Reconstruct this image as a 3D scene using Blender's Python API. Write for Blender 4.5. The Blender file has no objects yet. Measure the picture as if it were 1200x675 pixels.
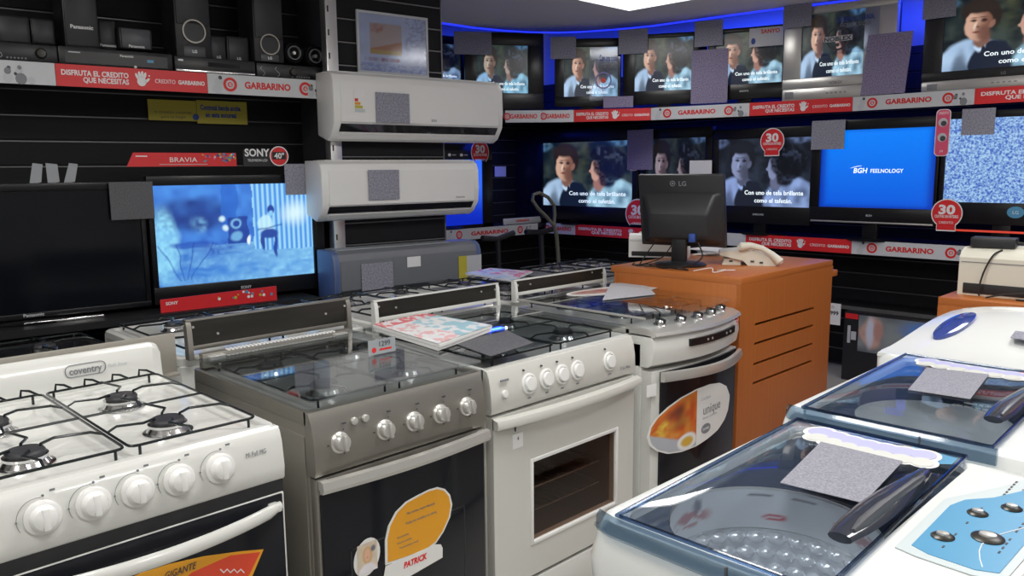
import bpy, bmesh, math, random
from mathutils import Vector, Matrix
random.seed(7)
SC = bpy.context.scene
COL = SC.collection
PI = math.pi
# ------------------------------------------------------------------ camera, world, lights, exposure
FPX, PITCH, ROLL, YAW, CAMH = 943.5, 8.48, 0.52, 45.14, 1.5
_p, _y, _r = math.radians(PITCH), math.radians(YAW), math.radians(ROLL)
_fw = Vector((math.cos(_p)*math.cos(_y), math.cos(_p)*math.sin(_y), -math.sin(_p)))
_rt = _fw.cross(Vector((0, 0, 1))).normalized()
_up = _rt.cross(_fw)
_R2 = math.cos(_r)*_rt - math.sin(_r)*_up
_U2 = math.sin(_r)*_rt + math.cos(_r)*_up
cam = bpy.data.cameras.new('camera')
cam.sensor_width = 36; cam.lens = FPX/1200*36; cam.clip_start = .02; cam.clip_end = 60
camo = bpy.data.objects.new('camera', cam); COL.objects.link(camo)
camo.matrix_world = Matrix(((_R2.x, _U2.x, -_fw.x, 0), (_R2.y, _U2.y, -_fw.y, 0), (_R2.z, _U2.z, -_fw.z, CAMH), (0, 0, 0, 1)))
SC.camera = camo
SC.view_settings.view_transform = 'Standard'; SC.view_settings.look = 'None'
SC.view_settings.gamma = 1; SC.view_settings.use_curve_mapping = False
SC.view_settings.exposure = -0.12
w = bpy.data.worlds.new('world'); SC.world = w; w.use_nodes = True
w.node_tree.nodes['Background'].inputs[0].default_value = (.5, .55, .65, 1)
w.node_tree.nodes['Background'].inputs[1].default_value = .25

def area(name, loc, rot, sx, sy, power, col=(1, 1, 1)):
    l = bpy.data.lights.new(name, 'AREA'); l.shape = 'RECTANGLE'; l.size = sx; l.size_y = sy
    l.energy = power; l.color = col
    o = bpy.data.objects.new(name, l); COL.objects.link(o); o.location = loc; o.rotation_euler = rot
    return o
# room fluorescents under fixtures; the last is added, unseen, to brighten the right wall
LAMPS = [(0.3, 0.2), (1.75, 1.15), (0.1, 2.3), (-1.3, 1.0), (1.5, -1.2), (3.1, 0.3), (4.4, 3.25), (4.4, 0.7)]
LAMPW = [20, 23, 17, 16, 16, 13, 8, 11]
for (lx, ly), pw in zip(LAMPS, LAMPW):
    area('ceiling_lamp_light', (lx, ly, 2.53), (0, 0, 0), .56, .56, pw, (1, .98, .95))
# blue accent lighting of the television wall
BLUE = (.02, .06, 1)
area('blue_led_light', (5.60, 2.0, 2.56), (0, math.radians(-25), 0), .1, 3.6, 34, BLUE)
area('blue_led_light', (4.95, 4.55, 2.56), (0, math.radians(-20), math.radians(45)), .1, 1.8, 22, BLUE)
area('blue_led_light', (5.72, 2.6, 1.84), (0, math.radians(-10), 0), .06, 3.6, 8, BLUE)
area('blue_led_light', (4.3, 5.25, 1.84), (0, 0, 0), 1.6, .06, 14, BLUE)

# ------------------------------------------------------------------ materials
MATS = {}
def mat(name, col=(.5, .5, .5), rough=.5, metal=0., spec=.5, coat=0., emit=None, es=0., bump=None, var=None):
    if name in MATS: return MATS[name]
    m = bpy.data.materials.new(name); m.use_nodes = True; nt = m.node_tree; N = nt.nodes; b = N['Principled BSDF']
    b.inputs['Base Color'].default_value = (*col, 1); b.inputs['Roughness'].default_value = rough
    b.inputs['Metallic'].default_value = metal; b.inputs['Specular IOR Level'].default_value = spec
    b.inputs['Coat Weight'].default_value = coat; b.inputs['Coat Roughness'].default_value = .03
    if emit: b.inputs['Emission Color'].default_value = (*emit, 1); b.inputs['Emission Strength'].default_value = es
    tc = N.new('ShaderNodeTexCoord')
    if var:   # (scale vec, amount): colour variation
        mp = N.new('ShaderNodeMapping'); mp.inputs['Scale'].default_value = var[0]
        nz = N.new('ShaderNodeTexNoise'); nz.inputs['Detail'].default_value = 4; nz.inputs['Scale'].default_value = 1
        mx = N.new('ShaderNodeMix'); mx.data_type = 'RGBA'
        mx.inputs[6].default_value = (*[c*(1-var[1]) for c in col], 1); mx.inputs[7].default_value = (*[min(1, c*(1+var[1])) for c in col], 1)
        nt.links.new(tc.outputs['Object'], mp.inputs[0]); nt.links.new(mp.outputs[0], nz.inputs['Vector'])
        nt.links.new(nz.outputs[0], mx.inputs[0]); nt.links.new(mx.outputs[2], b.inputs['Base Color'])
    if bump:
        nz = N.new('ShaderNodeTexNoise'); nz.inputs['Scale'].default_value = bump[0]
        bp = N.new('ShaderNodeBump'); bp.inputs['Strength'].default_value = bump[1]; bp.inputs['Distance'].default_value = .002
        nt.links.new(tc.outputs['Object'], nz.inputs['Vector']); nt.links.new(nz.outputs[0], bp.inputs['Height']); nt.links.new(bp.outputs[0], b.inputs['Normal'])
    MATS[name] = m; return m
def glass(name, tint, rough=.02, gl=1.):
    m = bpy.data.materials.new(name); m.use_nodes = True; nt = m.node_tree; N = nt.nodes
    N.remove(N['Principled BSDF']); out = N['Material Output']
    t = N.new('ShaderNodeBsdfTransparent'); t.inputs[0].default_value = (*tint, 1)
    g = N.new('ShaderNodeBsdfGlossy'); g.inputs['Roughness'].default_value = rough; g.inputs[0].default_value = (gl, gl, gl, 1)
    lw = N.new('ShaderNodeLayerWeight'); lw.inputs[0].default_value = .5
    pw = N.new('ShaderNodeMath'); pw.operation = 'POWER'; pw.inputs[1].default_value = 4.5; nt.links.new(lw.outputs['Facing'], pw.inputs[0])
    f = N.new('ShaderNodeMath'); f.operation = 'MULTIPLY_ADD'; f.inputs[1].default_value = .9; f.inputs[2].default_value = .035; nt.links.new(pw.outputs[0], f.inputs[0])
    x = N.new('ShaderNodeMixShader')
    nt.links.new(f.outputs[0], x.inputs[0]); nt.links.new(t.outputs[0], x.inputs[1]); nt.links.new(g.outputs[0], x.inputs[2]); nt.links.new(x.outputs[0], out.inputs[0])
    MATS[name] = m; return m
def screen_mat(name, tint, strength, mono=0.):
    m = bpy.data.materials.new(name); m.use_nodes = True; nt = m.node_tree; N = nt.nodes; b = N['Principled BSDF']
    b.inputs['Base Color'].default_value = (.01, .01, .012, 1); b.inputs['Roughness'].default_value = .25
    a = N.new('ShaderNodeAttribute'); a.attribute_name = 'Col'
    hs = N.new('ShaderNodeHueSaturation'); hs.inputs['Saturation'].default_value = 1-mono
    mx = N.new('ShaderNodeMix'); mx.data_type = 'RGBA'; mx.blend_type = 'MULTIPLY'; mx.inputs[0].default_value = 1; mx.inputs[7].default_value = (*tint, 1)
    nt.links.new(a.outputs['Color'], hs.inputs['Color']); nt.links.new(hs.outputs[0], mx.inputs[6]); nt.links.new(mx.outputs[2], b.inputs['Emission Color'])
    b.inputs['Emission Strength'].default_value = strength
    MATS[name] = m; return m
def print_mat(name, rough=.35):
    m = bpy.data.materials.new(name); m.use_nodes = True; nt = m.node_tree; N = nt.nodes; b = N['Principled BSDF']
    b.inputs['Roughness'].default_value = rough
    a = N.new('ShaderNodeAttribute'); a.attribute_name = 'Col'; nt.links.new(a.outputs['Color'], b.inputs['Base Color'])
    MATS[name] = m; return m
def speckle(name, c0, c1, scale, emit=0.):
    m = bpy.data.materials.new(name); m.use_nodes = True; nt = m.node_tree; N = nt.nodes; b = N['Principled BSDF']
    b.inputs['Roughness'].default_value = .6
    tc = N.new('ShaderNodeTexCoord'); nz = N.new('ShaderNodeTexNoise'); nz.inputs['Scale'].default_value = scale; nz.inputs['Detail'].default_value = 3
    rp = N.new('ShaderNodeValToRGB'); rp.color_ramp.elements[0].position = .35; rp.color_ramp.elements[1].position = .65
    rp.color_ramp.elements[0].color = (*c0, 1); rp.color_ramp.elements[1].color = (*c1, 1)
    nt.links.new(tc.outputs['Object'], nz.inputs['Vector']); nt.links.new(nz.outputs[0], rp.inputs[0])
    if emit:
        b.inputs['Base Color'].default_value = (.02, .02, .02, 1); b.inputs['Emission Strength'].default_value = emit
        nt.links.new(rp.outputs[0], b.inputs['Emission Color'])
    else: nt.links.new(rp.outputs[0], b.inputs['Base Color'])
    MATS[name] = m; return m
mat('enamel', (.72, .725, .69), .22, coat=.5)
mat('enamel_warm', (.64, .635, .595), .3, coat=.3)
mat('white_plastic', (.82, .82, .80), .35)
mat('cream_plastic', (.72, .70, .60), .4)
mat('washer_white', (.80, .82, .80), .25, coat=.4)
mat('silver', (.335, .318, .285), .36, metal=.75, bump=(400, .05))
mat('silver_light', (.62, .61, .58), .3, metal=.6)
mat('steel', (.75, .75, .75), .18, metal=1)
mat('drum_steel', (.92, .93, .95), .25, metal=.45)
mat('alu', (.8, .8, .8), .3, metal=.9)
mat('greige', (.32, .30, .26), .5)
mat('wire', (.012, .016, .018), .25)
mat('cap', (.03, .03, .035), .5)
mat('black_gloss', (.012, .012, .014), .08, coat=.6)
mat('black_satin', (.018, .018, .02), .35)
mat('tv_black', (.010, .010, .012), .28, spec=.35)
mat('hob_steel', (.45, .45, .44), .3, metal=.5)
mat('handle_dark', (.03, .036, .05), .15, coat=.5)
mat('tray_blue', (.045, .06, .085), .2)
mat('blue_window', (.03, .06, .28), .1, coat=.6)
mat('paper_grey', (.34, .36, .38), .7)
mat('black_matt', (.02, .02, .022), .6)
mat('door_glass', (.011, .012, .016), .08, spec=.35)
mat('dark_metal', (.045, .043, .038), .3, metal=.5, var=((3, 3, 30), .5))
mat('hob_dark', (.24, .24, .23), .35, metal=.3)
mat('slat_black', (.010, .010, .012), .6, spec=.25)
mat('slat_edge', (.20, .20, .20), .35, metal=.5)
mat('wall_dark', (.05, .05, .06), .7, spec=.2)
mat('tv_off', (.006, .007, .010), .12, spec=.22)
mat('paint_white', (.75, .75, .75), .8)
mat('ceiling_paint', (.80, .79, .77), .9)
mat('wood', (.50, .155, .035), .35, var=((2, 2, 60), .18))
mat('wood_v', (.47, .145, .033), .35, var=((60, 60, 2), .16))
mat('floor_tile', (.50, .49, .46), .3, var=((1.5, 1.5, 1), .15))
mat('red_print', (.72, .025, .03), .4)
mat('grey_print', (.62, .64, .66), .4)
mat('white_print', (.85, .85, .85), .4)
mat('red_ink', (.70, .02, .02), .4)
mat('grey_ink', (.22, .23, .25), .5)
mat('pale_ink', (.55, .57, .60), .5)
mat('dark_ink', (.06, .06, .07), .5)
mat('yellow_print', (.55, .47, .05), .5)
mat('blue_ink', (.03, .08, .35), .5)
mat('lilac_ink', (.22, .22, .50), .5)
mat('panel_blue', (.085, .31, .52), .35)
mat('panel_grey', (.55, .62, .63), .4)
mat('panel_pink', (.75, .10, .20), .35)
mat('sticker_orange', (.80, .36, .02), .4)
mat('sticker_red', (.72, .07, .03), .35)
mat('paper', (.80, .80, .78), .7)
mat('charcoal', (.022, .023, .026), .4)
mat('grey_plastic', (.17, .18, .20), .4)
mat('grey_blue', (.08, .13, .30), .4)
mat('grey_dark', (.075, .08, .09), .35)
mat('rubber', (.012, .012, .012), .6)
mat('khaki', (.13, .13, .10), .45)
mat('lamp_glow', (1, 1, 1), .5, emit=(1, .99, .97), es=2.2)
mat('led_blue', (.1, .1, .5), .5, emit=(.015, .03, 1), es=1.7)
mat('white_glow', (1, 1, 1), .5, emit=(.8, .95, 1), es=.9)
mat('led_red', (.4, .02, .02), .5, emit=(1, .1, .05), es=.5)
mat('brown_inside', (.10, .045, .025), .5)
glass('lid_glass', (.84, .87, .88))
glass('tint_glass', (.71, .77, .83))
glass('rim_glass', (.30, .38, .50), .06)
glass('tint_edge', (.56, .64, .71), .08)
glass('oven_glass', (.75, .65, .58))
glass('clear_film', (.85, .88, .95), .1)
screen_mat('screen_nat', (1, 1, 1), 1.08)
screen_mat('screen_dim', (.55, .62, .85), .85, .25)
screen_mat('screen_blue', (.55, .72, 1.25), .75, .75)
screen_mat('screen_cyan', (.8, 1.05, 1.15), .85)
print_mat('print'); 
speckle('card_grey', (.20, .20, .25), (.36, .36, .43), 120)
speckle('card_near', (.19, .19, .225), (.31, .31, .36), 260)
speckle('card_light', (.42, .43, .46), (.55, .56, .60), 200)
speckle('card_dark', (.07, .07, .08), (.13, .13, .14), 200)
speckle('card_violet', (.16, .13, .24), (.32, .28, .42), 120)
speckle('static', (.02, .10, .55), (.45, .72, 1.0), 95, .95)
M = MATS

# ------------------------------------------------------------------ frames: a vertical plane standing in the room
class Frame:
    def __init__(s, ox, oy, deg): s.o = Vector((ox, oy, 0)); s.a = math.radians(deg); s.ux = Vector((math.cos(s.a), math.sin(s.a), 0)); s.vx = Vector((-math.sin(s.a), math.cos(s.a), 0))
    def pt(s, u, v, z): return s.o + s.ux*u + s.vx*v + Vector((0, 0, z))
    def hit(s, x, y, v=0.):      # where the view line through a photo pixel meets the plane v -> (u, z)
        d = _R2*((x-600)/FPX) - _U2*((y-337.5)/FPX) + _fw
        t = (s.o.dot(s.vx)+v)/d.dot(s.vx); P = d*t
        return (P-s.o).dot(s.ux), CAMH+P.z
    def rect(s, v, x0, y0, x1, y1):
        xm, ym = (x0+x1)/2, (y0+y1)/2
        return s.hit(x0, ym, v)[0], s.hit(x1, ym, v)[0], s.hit(xm, y1, v)[1], s.hit(xm, y0, v)[1]
def atz(x, y, z):
    d = _R2*((x-600)/FPX) - _U2*((y-337.5)/FPX) + _fw
    t = (z-CAMH)/d.z; return d.x*t, d.y*t
FL = Frame(1.8, 3.71, -6)        # left display wall, shelf fronts
FR = Frame(5.5, 0, -90)          # right display wall, shelf fronts
FB = Frame(0, 5.1, 0)            # short back wall left of the corner
FS = Frame(0, 1.70, 0)           # fronts of the stove row

# ------------------------------------------------------------------ mesh helpers
class MB:
    def __init__(s): s.bm = bmesh.new(); s.m = []; s.cl = None
    def mi(s, m):
        if m not in s.m: s.m.append(m)
        return s.m.index(m)
    def fin(s, faces, m):
        i = s.mi(m)
        for f in faces: f.material_index = i; f.smooth = True
    def box(s, x0, x1, y0, y1, z0, z1, m, bev=0., X=None, seg=2):
        t = bmesh.new(); bmesh.ops.create_cube(t, size=1)
        for v in t.verts: v.co = Vector((x0+(v.co.x+.5)*(x1-x0), y0+(v.co.y+.5)*(y1-y0), z0+(v.co.z+.5)*(z1-z0)))
        if bev: bmesh.ops.bevel(t, geom=list(t.edges), offset=bev, segments=seg, profile=.5, affect='EDGES')
        s.merge(t, m, X)
        return s
    def merge(s, t, m, X=None):
        vm = {}
        for v in t.verts: vm[v] = s.bm.verts.new(X @ v.co if X else v.co)
        fs = []
        for f in t.faces:
            try: fs.append(s.bm.faces.new([vm[v] for v in f.verts]))
            except ValueError: pass
        s.fin(fs, m); t.free()
    def loft(s, rings, m, cap=True, closed=True, X=None):
        R = [[s.bm.verts.new(X @ Vector(p) if X else Vector(p)) for p in r] for r in rings]; fs = []
        for a, b in zip(R, R[1:]):
            n = len(a)
            for i in range(n if closed else n-1):
                j = (i+1) % n
                fs.append(s.bm.faces.new((a[i], a[j], b[j], b[i])))
        if cap and closed:
            fs.append(s.bm.faces.new(R[0][::-1])); fs.append(s.bm.faces.new(R[-1]))
        s.fin(fs, m); return s
    def tube(s, pts, r, m, n=8, closed=False, X=None):
        P = [Vector(p) for p in pts]; rings = []; N = len(P); prev = None
        for i, p in enumerate(P):
            a = P[i-1] if (i or closed) else p; b = P[(i+1) % N] if (i < N-1 or closed) else p
            d = (b-a).normalized()
            u = d.orthogonal() if prev is None else (prev - d*prev.dot(d))
            if u.length < 1e-6: u = d.orthogonal()
            u.normalize(); prev = u; q = d.cross(u)
            rr = r[i] if isinstance(r, (list, tuple)) else r
            rings.append([p + (u*math.cos(2*PI*k/n)+q*math.sin(2*PI*k/n))*rr for k in range(n)])
        if closed: rings.append(rings[0][:]); return s.loft(rings, m, False, X=X)
        return s.loft(rings, m, True, X=X)
    def lathe(s, prof, m, n=28, X=None, cap=True):      # profile (r,z) about local z
        return s.loft([[(r*math.cos(2*PI*k/n), r*math.sin(2*PI*k/n), z) for k in range(n)] for r, z in prof], m, cap, X=X)
    def prism(s, pts, y0, y1, m, X=None):               # (x,z) outline, thickness along y
        return s.loft([[(x, y0, z) for x, z in pts], [(x, y1, z) for x, z in pts]], m, X=X)
    def slab(s, pts, z0, z1, m, X=None):                # (x,y) outline, thickness along z
        return s.loft([[(x, y, z0) for x, y in pts], [(x, y, z1) for x, y in pts]], m, X=X)
    def ring(s, cx, cz, r0, r1, y0, y1, m, n=24, sx=1., X=None):
        a = [2*PI*k/n for k in range(n)]
        c = [[(cx+r*math.cos(t)*sx, y, cz+r*math.sin(t)) for t in a] for r, y in ((r0, y0), (r1, y0), (r1, y1), (r0, y1), (r0, y0))]
        return s.loft(c, m, False, X=X)
    def disc(s, cx, cz, r, y0, y1, m, sx=1., n=24, X=None, rot=0.):
        c, q = math.cos(rot), math.sin(rot)
        return s.prism([(cx+math.cos(2*PI*k/n)*r*sx*c-math.sin(2*PI*k/n)*r*q, cz+math.cos(2*PI*k/n)*r*sx*q+math.sin(2*PI*k/n)*r*c) for k in range(n)], y0, y1, m, X)
    def sheet(s, nx, ny, pf, cf, m):                     # coloured grid: pf(u,v)->point, cf(u,v)->rgb
        lay = s.bm.loops.layers.color.get('Col') or s.bm.loops.layers.float_color.get('Col') or s.bm.loops.layers.float_color.new('Col')
        V = []; C = []
        for j in range(ny+1):
            V.append([s.bm.verts.new(pf(i/nx, j/ny)) for i in range(nx+1)]); C.append([cf(i/nx, j/ny) for i in range(nx+1)])
        fs = []
        for j in range(ny):
            for i in range(nx):
                f = s.bm.faces.new((V[j][i], V[j][i+1], V[j+1][i+1], V[j+1][i])); fs.append(f)
                for l, (a, b) in zip(f.loops, ((j, i), (j, i+1), (j+1, i+1), (j+1, i))):
                    l[lay] = (*C[a][b], 1)
        s.fin(fs, m); return s
    def text(s, txt, h, cx, cz, y, m, w=None, X=None, bold=.0, ext=.0006, shear=0., align='CENTER'):
        for vv, ff in [text_geo(txt, bold, shear)]:
            xs = [v[0] for v in vv]; zs = [v[1] for v in vv]; W = max(xs)-min(xs) or 1
            k = h/.72; kx = (w/W) if w else k
            ox = cx-(min(xs)+W/2)*kx if align == 'CENTER' else cx-min(xs)*kx
            base = cz-h/2
            F = [s.bm.verts.new((lambda p: X @ p if X else p)(Vector((ox+v[0]*kx, y-ext if v[2] > 0 else y, base+v[1]*k)))) for v in vv]
            fs = []
            for f in ff:
                try: fs.append(s.bm.faces.new([F[i] for i in f]))
                except ValueError: pass
            i = s.mi(m)
            for f in fs: f.material_index = i
        return s
    def build(s, name, parent=None, normals=True, ang=35):
        bmesh.ops.recalc_face_normals(s.bm, faces=list(s.bm.faces)) if normals else None
        me = bpy.data.meshes.new(name); s.bm.to_mesh(me); s.bm.free()
        for m in s.m: me.materials.append(M[m])
        me.set_sharp_from_angle(angle=math.radians(ang))
        o = bpy.data.objects.new(name, me); COL.objects.link(o)
        if parent: o.parent = parent
        return o
_T = {}
def text_geo(txt, bold, shear):
    k = (txt, bold, shear)
    if k in _T: return _T[k]
    c = bpy.data.curves.new('t', 'FONT'); c.body = txt; c.offset = bold; c.extrude = .01; c.shear = shear; c.resolution_u = 3; c.space_character = 1.02
    o = bpy.data.objects.new('t', c); COL.objects.link(o)
    bpy.context.view_layer.update()
    me = o.evaluated_get(bpy.context.evaluated_depsgraph_get()).to_mesh()
    r = ([tuple(v.co) for v in me.vertices], [tuple(p.vertices) for p in me.polygons])
    o.evaluated_get(bpy.context.evaluated_depsgraph_get()).to_mesh_clear()
    bpy.data.objects.remove(o); bpy.data.curves.remove(c); _T[k] = r; return r
def thing(name, label, cat, loc=(0, 0, 0), rz=0., group=None):
    o = bpy.data.objects.new(name, None); COL.objects.link(o); o.empty_display_size = .05
    o.location = loc; o.rotation_euler = (0, 0, rz); o['label'] = label; o['category'] = cat
    if group: o['group'] = group
    return o
def tag(o, label, cat, group=None):
    o['label'] = label; o['category'] = cat
    if group: o['group'] = group
    return o
def struct(o): o['kind'] = 'structure'; return o
def fthing(name, label, cat, fr, u, v, z, group=None): return thing(name, label, cat, fr.pt(u, v, z), fr.a, group)
def rr(x0, x1, y0, y1, r, z, n=5):
    P = []
    for cx, cy, a0 in ((x1-r, y1-r, 0), (x0+r, y1-r, PI/2), (x0+r, y0+r, PI), (x1-r, y0+r, 3*PI/2)):
        for k in range(n+1): a = a0+PI/2*k/n; P.append((cx+r*math.cos(a), cy+r*math.sin(a), z))
    return P
def rr2(x0, x1, y0, y1, r, n=5): return [p[:2] for p in rr(x0, x1, y0, y1, r, 0, n)]
def arc(cx, cz, r, a0, a1, n=12, sx=1.): return [(cx+r*sx*math.cos(math.radians(a0+(a1-a0)*k/n)), cz+r*math.sin(math.radians(a0+(a1-a0)*k/n))) for k in range(n+1)]
def ss(a, b, x): x = max(0, min(1, (x-a)/(b-a))); return x*x*(3-2*x)
def ell(u, v, cx, cy, rx, ry, soft=.2):
    d = math.hypot((u-cx)/rx, (v-cy)/ry); return 1-ss(1-soft, 1+soft, d)
def mix(a, b, t): return tuple(x+(y-x)*t for x, y in zip(a, b))
def hsh(i, j): x = math.sin(i*127.1+j*311.7)*43758.5; return x-math.floor(x)
def vn(x, y):
    i, j = math.floor(x), math.floor(y); fx, fy = ss(0, 1, x-i), ss(0, 1, y-j)
    return (hsh(i, j)*(1-fx)+hsh(i+1, j)*fx)*(1-fy)+(hsh(i, j+1)*(1-fx)+hsh(i+1, j+1)*fx)*fy

# ------------------------------------------------------------------ the setting
b = MB(); b.box(-3, 6.1, -3, 6.1, -.1, 0, 'floor_tile'); struct(b.build('floor'))
# main ceiling ends in a curved edge in front of the television wall; a higher cove lies behind it
edge = [(3.2, 4.95), (4.124, 4.86), (4.45, 4.85), (4.72, 4.79), (4.93, 4.70), (5.10, 4.58), (5.22, 4.42), (5.33, 4.18), (5.42, 3.88), (5.47, 3.3), (5.52, 2.8), (5.60, 2.37), (5.66, 1.2), (5.68, -2.88)]
b = MB(); b.slab([(5.68, -3), (-3, -3), (-3, 4.6), (2.6, 4.6)] + edge, 2.6, 2.66, 'ceiling_paint'); struct(b.build('ceiling'))
b = MB(); b.box(-3, 6.1, -3, 6.1, 2.9, 3.0, 'ceiling_paint'); struct(b.build('ceiling'))
b = MB(); b.box(-3, -2.9, -3, 6.1, 0, 2.9, 'paint_white'); struct(b.build('wall_near'))
b = MB(); b.box(-2.9, 6.0, -3, -2.9, 0, 2.9, 'paint_white'); struct(b.build('wall_right'))
def slats(bm, fr, u0, u1, v, z0, z1, step=.1165, zoff=.0, board='slat_black'):
    X = Matrix.Translation(fr.o) @ Matrix.Rotation(fr.a, 4, 'Z')
    bm.box(u0, u1, v, v+.02, z0, z1, 'wall_dark', X=X)
    z = z0+zoff
    while z < z1:
        zt = min(z+step-.012, z1)
        bm.box(u0, u1, v-.016, v, z, zt, board, X=X)
        bm.box(u0, u1, v-.019, v-.002, zt, min(zt+.005, z1), 'slat_edge', X=X)
        z += step
def wallbase(bm, fr, u0, u1, v, z0, z1, m):
    bm.box(u0, u1, v, v+.06, z0, z1, m, X=Matrix.Translation(fr.o) @ Matrix.Rotation(fr.a, 4, 'Z'))
b = MB(); slats(b, FL, -4.9, .60, .46, 0, 2.6, .1165, .02); wallbase(b, FL, -4.9, .60, .48, 0, 2.9, 'wall_dark'); struct(b.build('wall_left'))
b = MB(); slats(b, FR, -5.55, 3.0, .48, 0, 1.9, .1165, .02)
slats(b, FR, -5.55, 3.0, .48, 1.9, 2.30, .1165, .0, 'wall_dark'); wallbase(b, FR, -5.7, 3.0, .5, 0, 2.9, 'paint_white'); struct(b.build('wall_far'))
b = MB(); slats(b, FB, 2.5, 5.95, .42, 0, 1.9, .1165, .02)
slats(b, FB, 2.5, 5.95, .42, 1.9, 2.30, .1165, .0, 'wall_dark'); wallbase(b, FB, 2.5, 5.95, .44, 0, 2.9, 'paint_white'); struct(b.build('wall_back'))
# column carrying the air conditioners
cu0, _ = FL.hit(395, 100, 0); cu1, _ = FL.hit(518, 60, 0)
b = MB(); X = Matrix.Translation(FL.o) @ Matrix.Rotation(FL.a, 4, 'Z')
b.box(cu0, cu1, .02, .62, 0, 2.6, 'wall_dark', X=X)
z = .06
while z < 2.55:
    b.box(cu0+.002, cu1-.008, .0, .02, z, min(z+.105, 2.6), 'slat_black', X=X); b.box(cu0+.002, cu1-.008, -.004, .018, z+.105, z+.111, 'slat_edge', X=X); z += .1165
b.box(cu1-.008, cu1, -.004, .03, 0, 2.6, 'slat_edge', X=X)
struct(b.build('wall_column'))
pu0, _ = FL.hit(384.5, 100, -.03)
b = MB(); b.box(pu0, cu0-.001, -.03, .03, 0, 2.6, 'alu', .004, X=X)
for k in range(22): b.box(pu0+.010, pu0+.018, -.0312, -.03, .1+k*.115, .13+k*.115, 'black_matt', X=X)
struct(b.build('trim_1'))

# blue LED cove strip along the curved ceiling edge
b = MB(); r1 = []
pts = edge[0:]
for i, p in enumerate(pts[1:], 1): pass
def offs(P, d):
    out = []
    for i, p in enumerate(P):
        a = Vector(P[max(i-1, 0)]); c = Vector(P[min(i+1, len(P)-1)]); t = (c-a).normalized(); n = Vector((-t.y, t.x)); out.append((p[0]+n.x*d, p[1]+n.y*d))
    return out
o1, o2 = offs(edge, .05), offs(edge, .07)
b.loft([[(p[0], p[1], 2.60), (q[0], q[1], 2.60), (q[0], q[1], 2.64), (p[0], p[1], 2.64)] for p, q in zip(o1, o2)], 'led_blue')
tag(b.build('led_strip'), 'blue glowing light strip running along the curved ceiling edge', 'light strip')

for i, (lx, ly) in enumerate(LAMPS):
    names = ['square ceiling light panel near the front of the shop', 'square ceiling light panel above the washing machines', 'square ceiling light panel above the white stove', 'square ceiling light panel behind the camera', 'square ceiling light panel beside the aisle', 'square ceiling light panel above the printer desk', 'square white ceiling light panel at the top edge of the photo', 'added unseen ceiling light panel brightening the right wall']
    t = thing('ceiling_light', names[i], 'ceiling light', (lx, ly, 2.6), 0, 'ceiling light panels')
    b = MB()
    for (a0, a1, c0, c1) in ((-.31, .31, -.31, -.28), (-.31, .31, .28, .31), (-.31, -.28, -.28, .28), (.28, .31, -.28, .28)): b.box(a0, a1, c0, c1, -.02, 0, 'white_plastic', .003)
    b.build('frame', t)
    b = MB(); b.box(-.275, .275, -.275, .275, -.032, -.001, 'lamp_glow', .004); b.build('diffuser', t)

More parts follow.
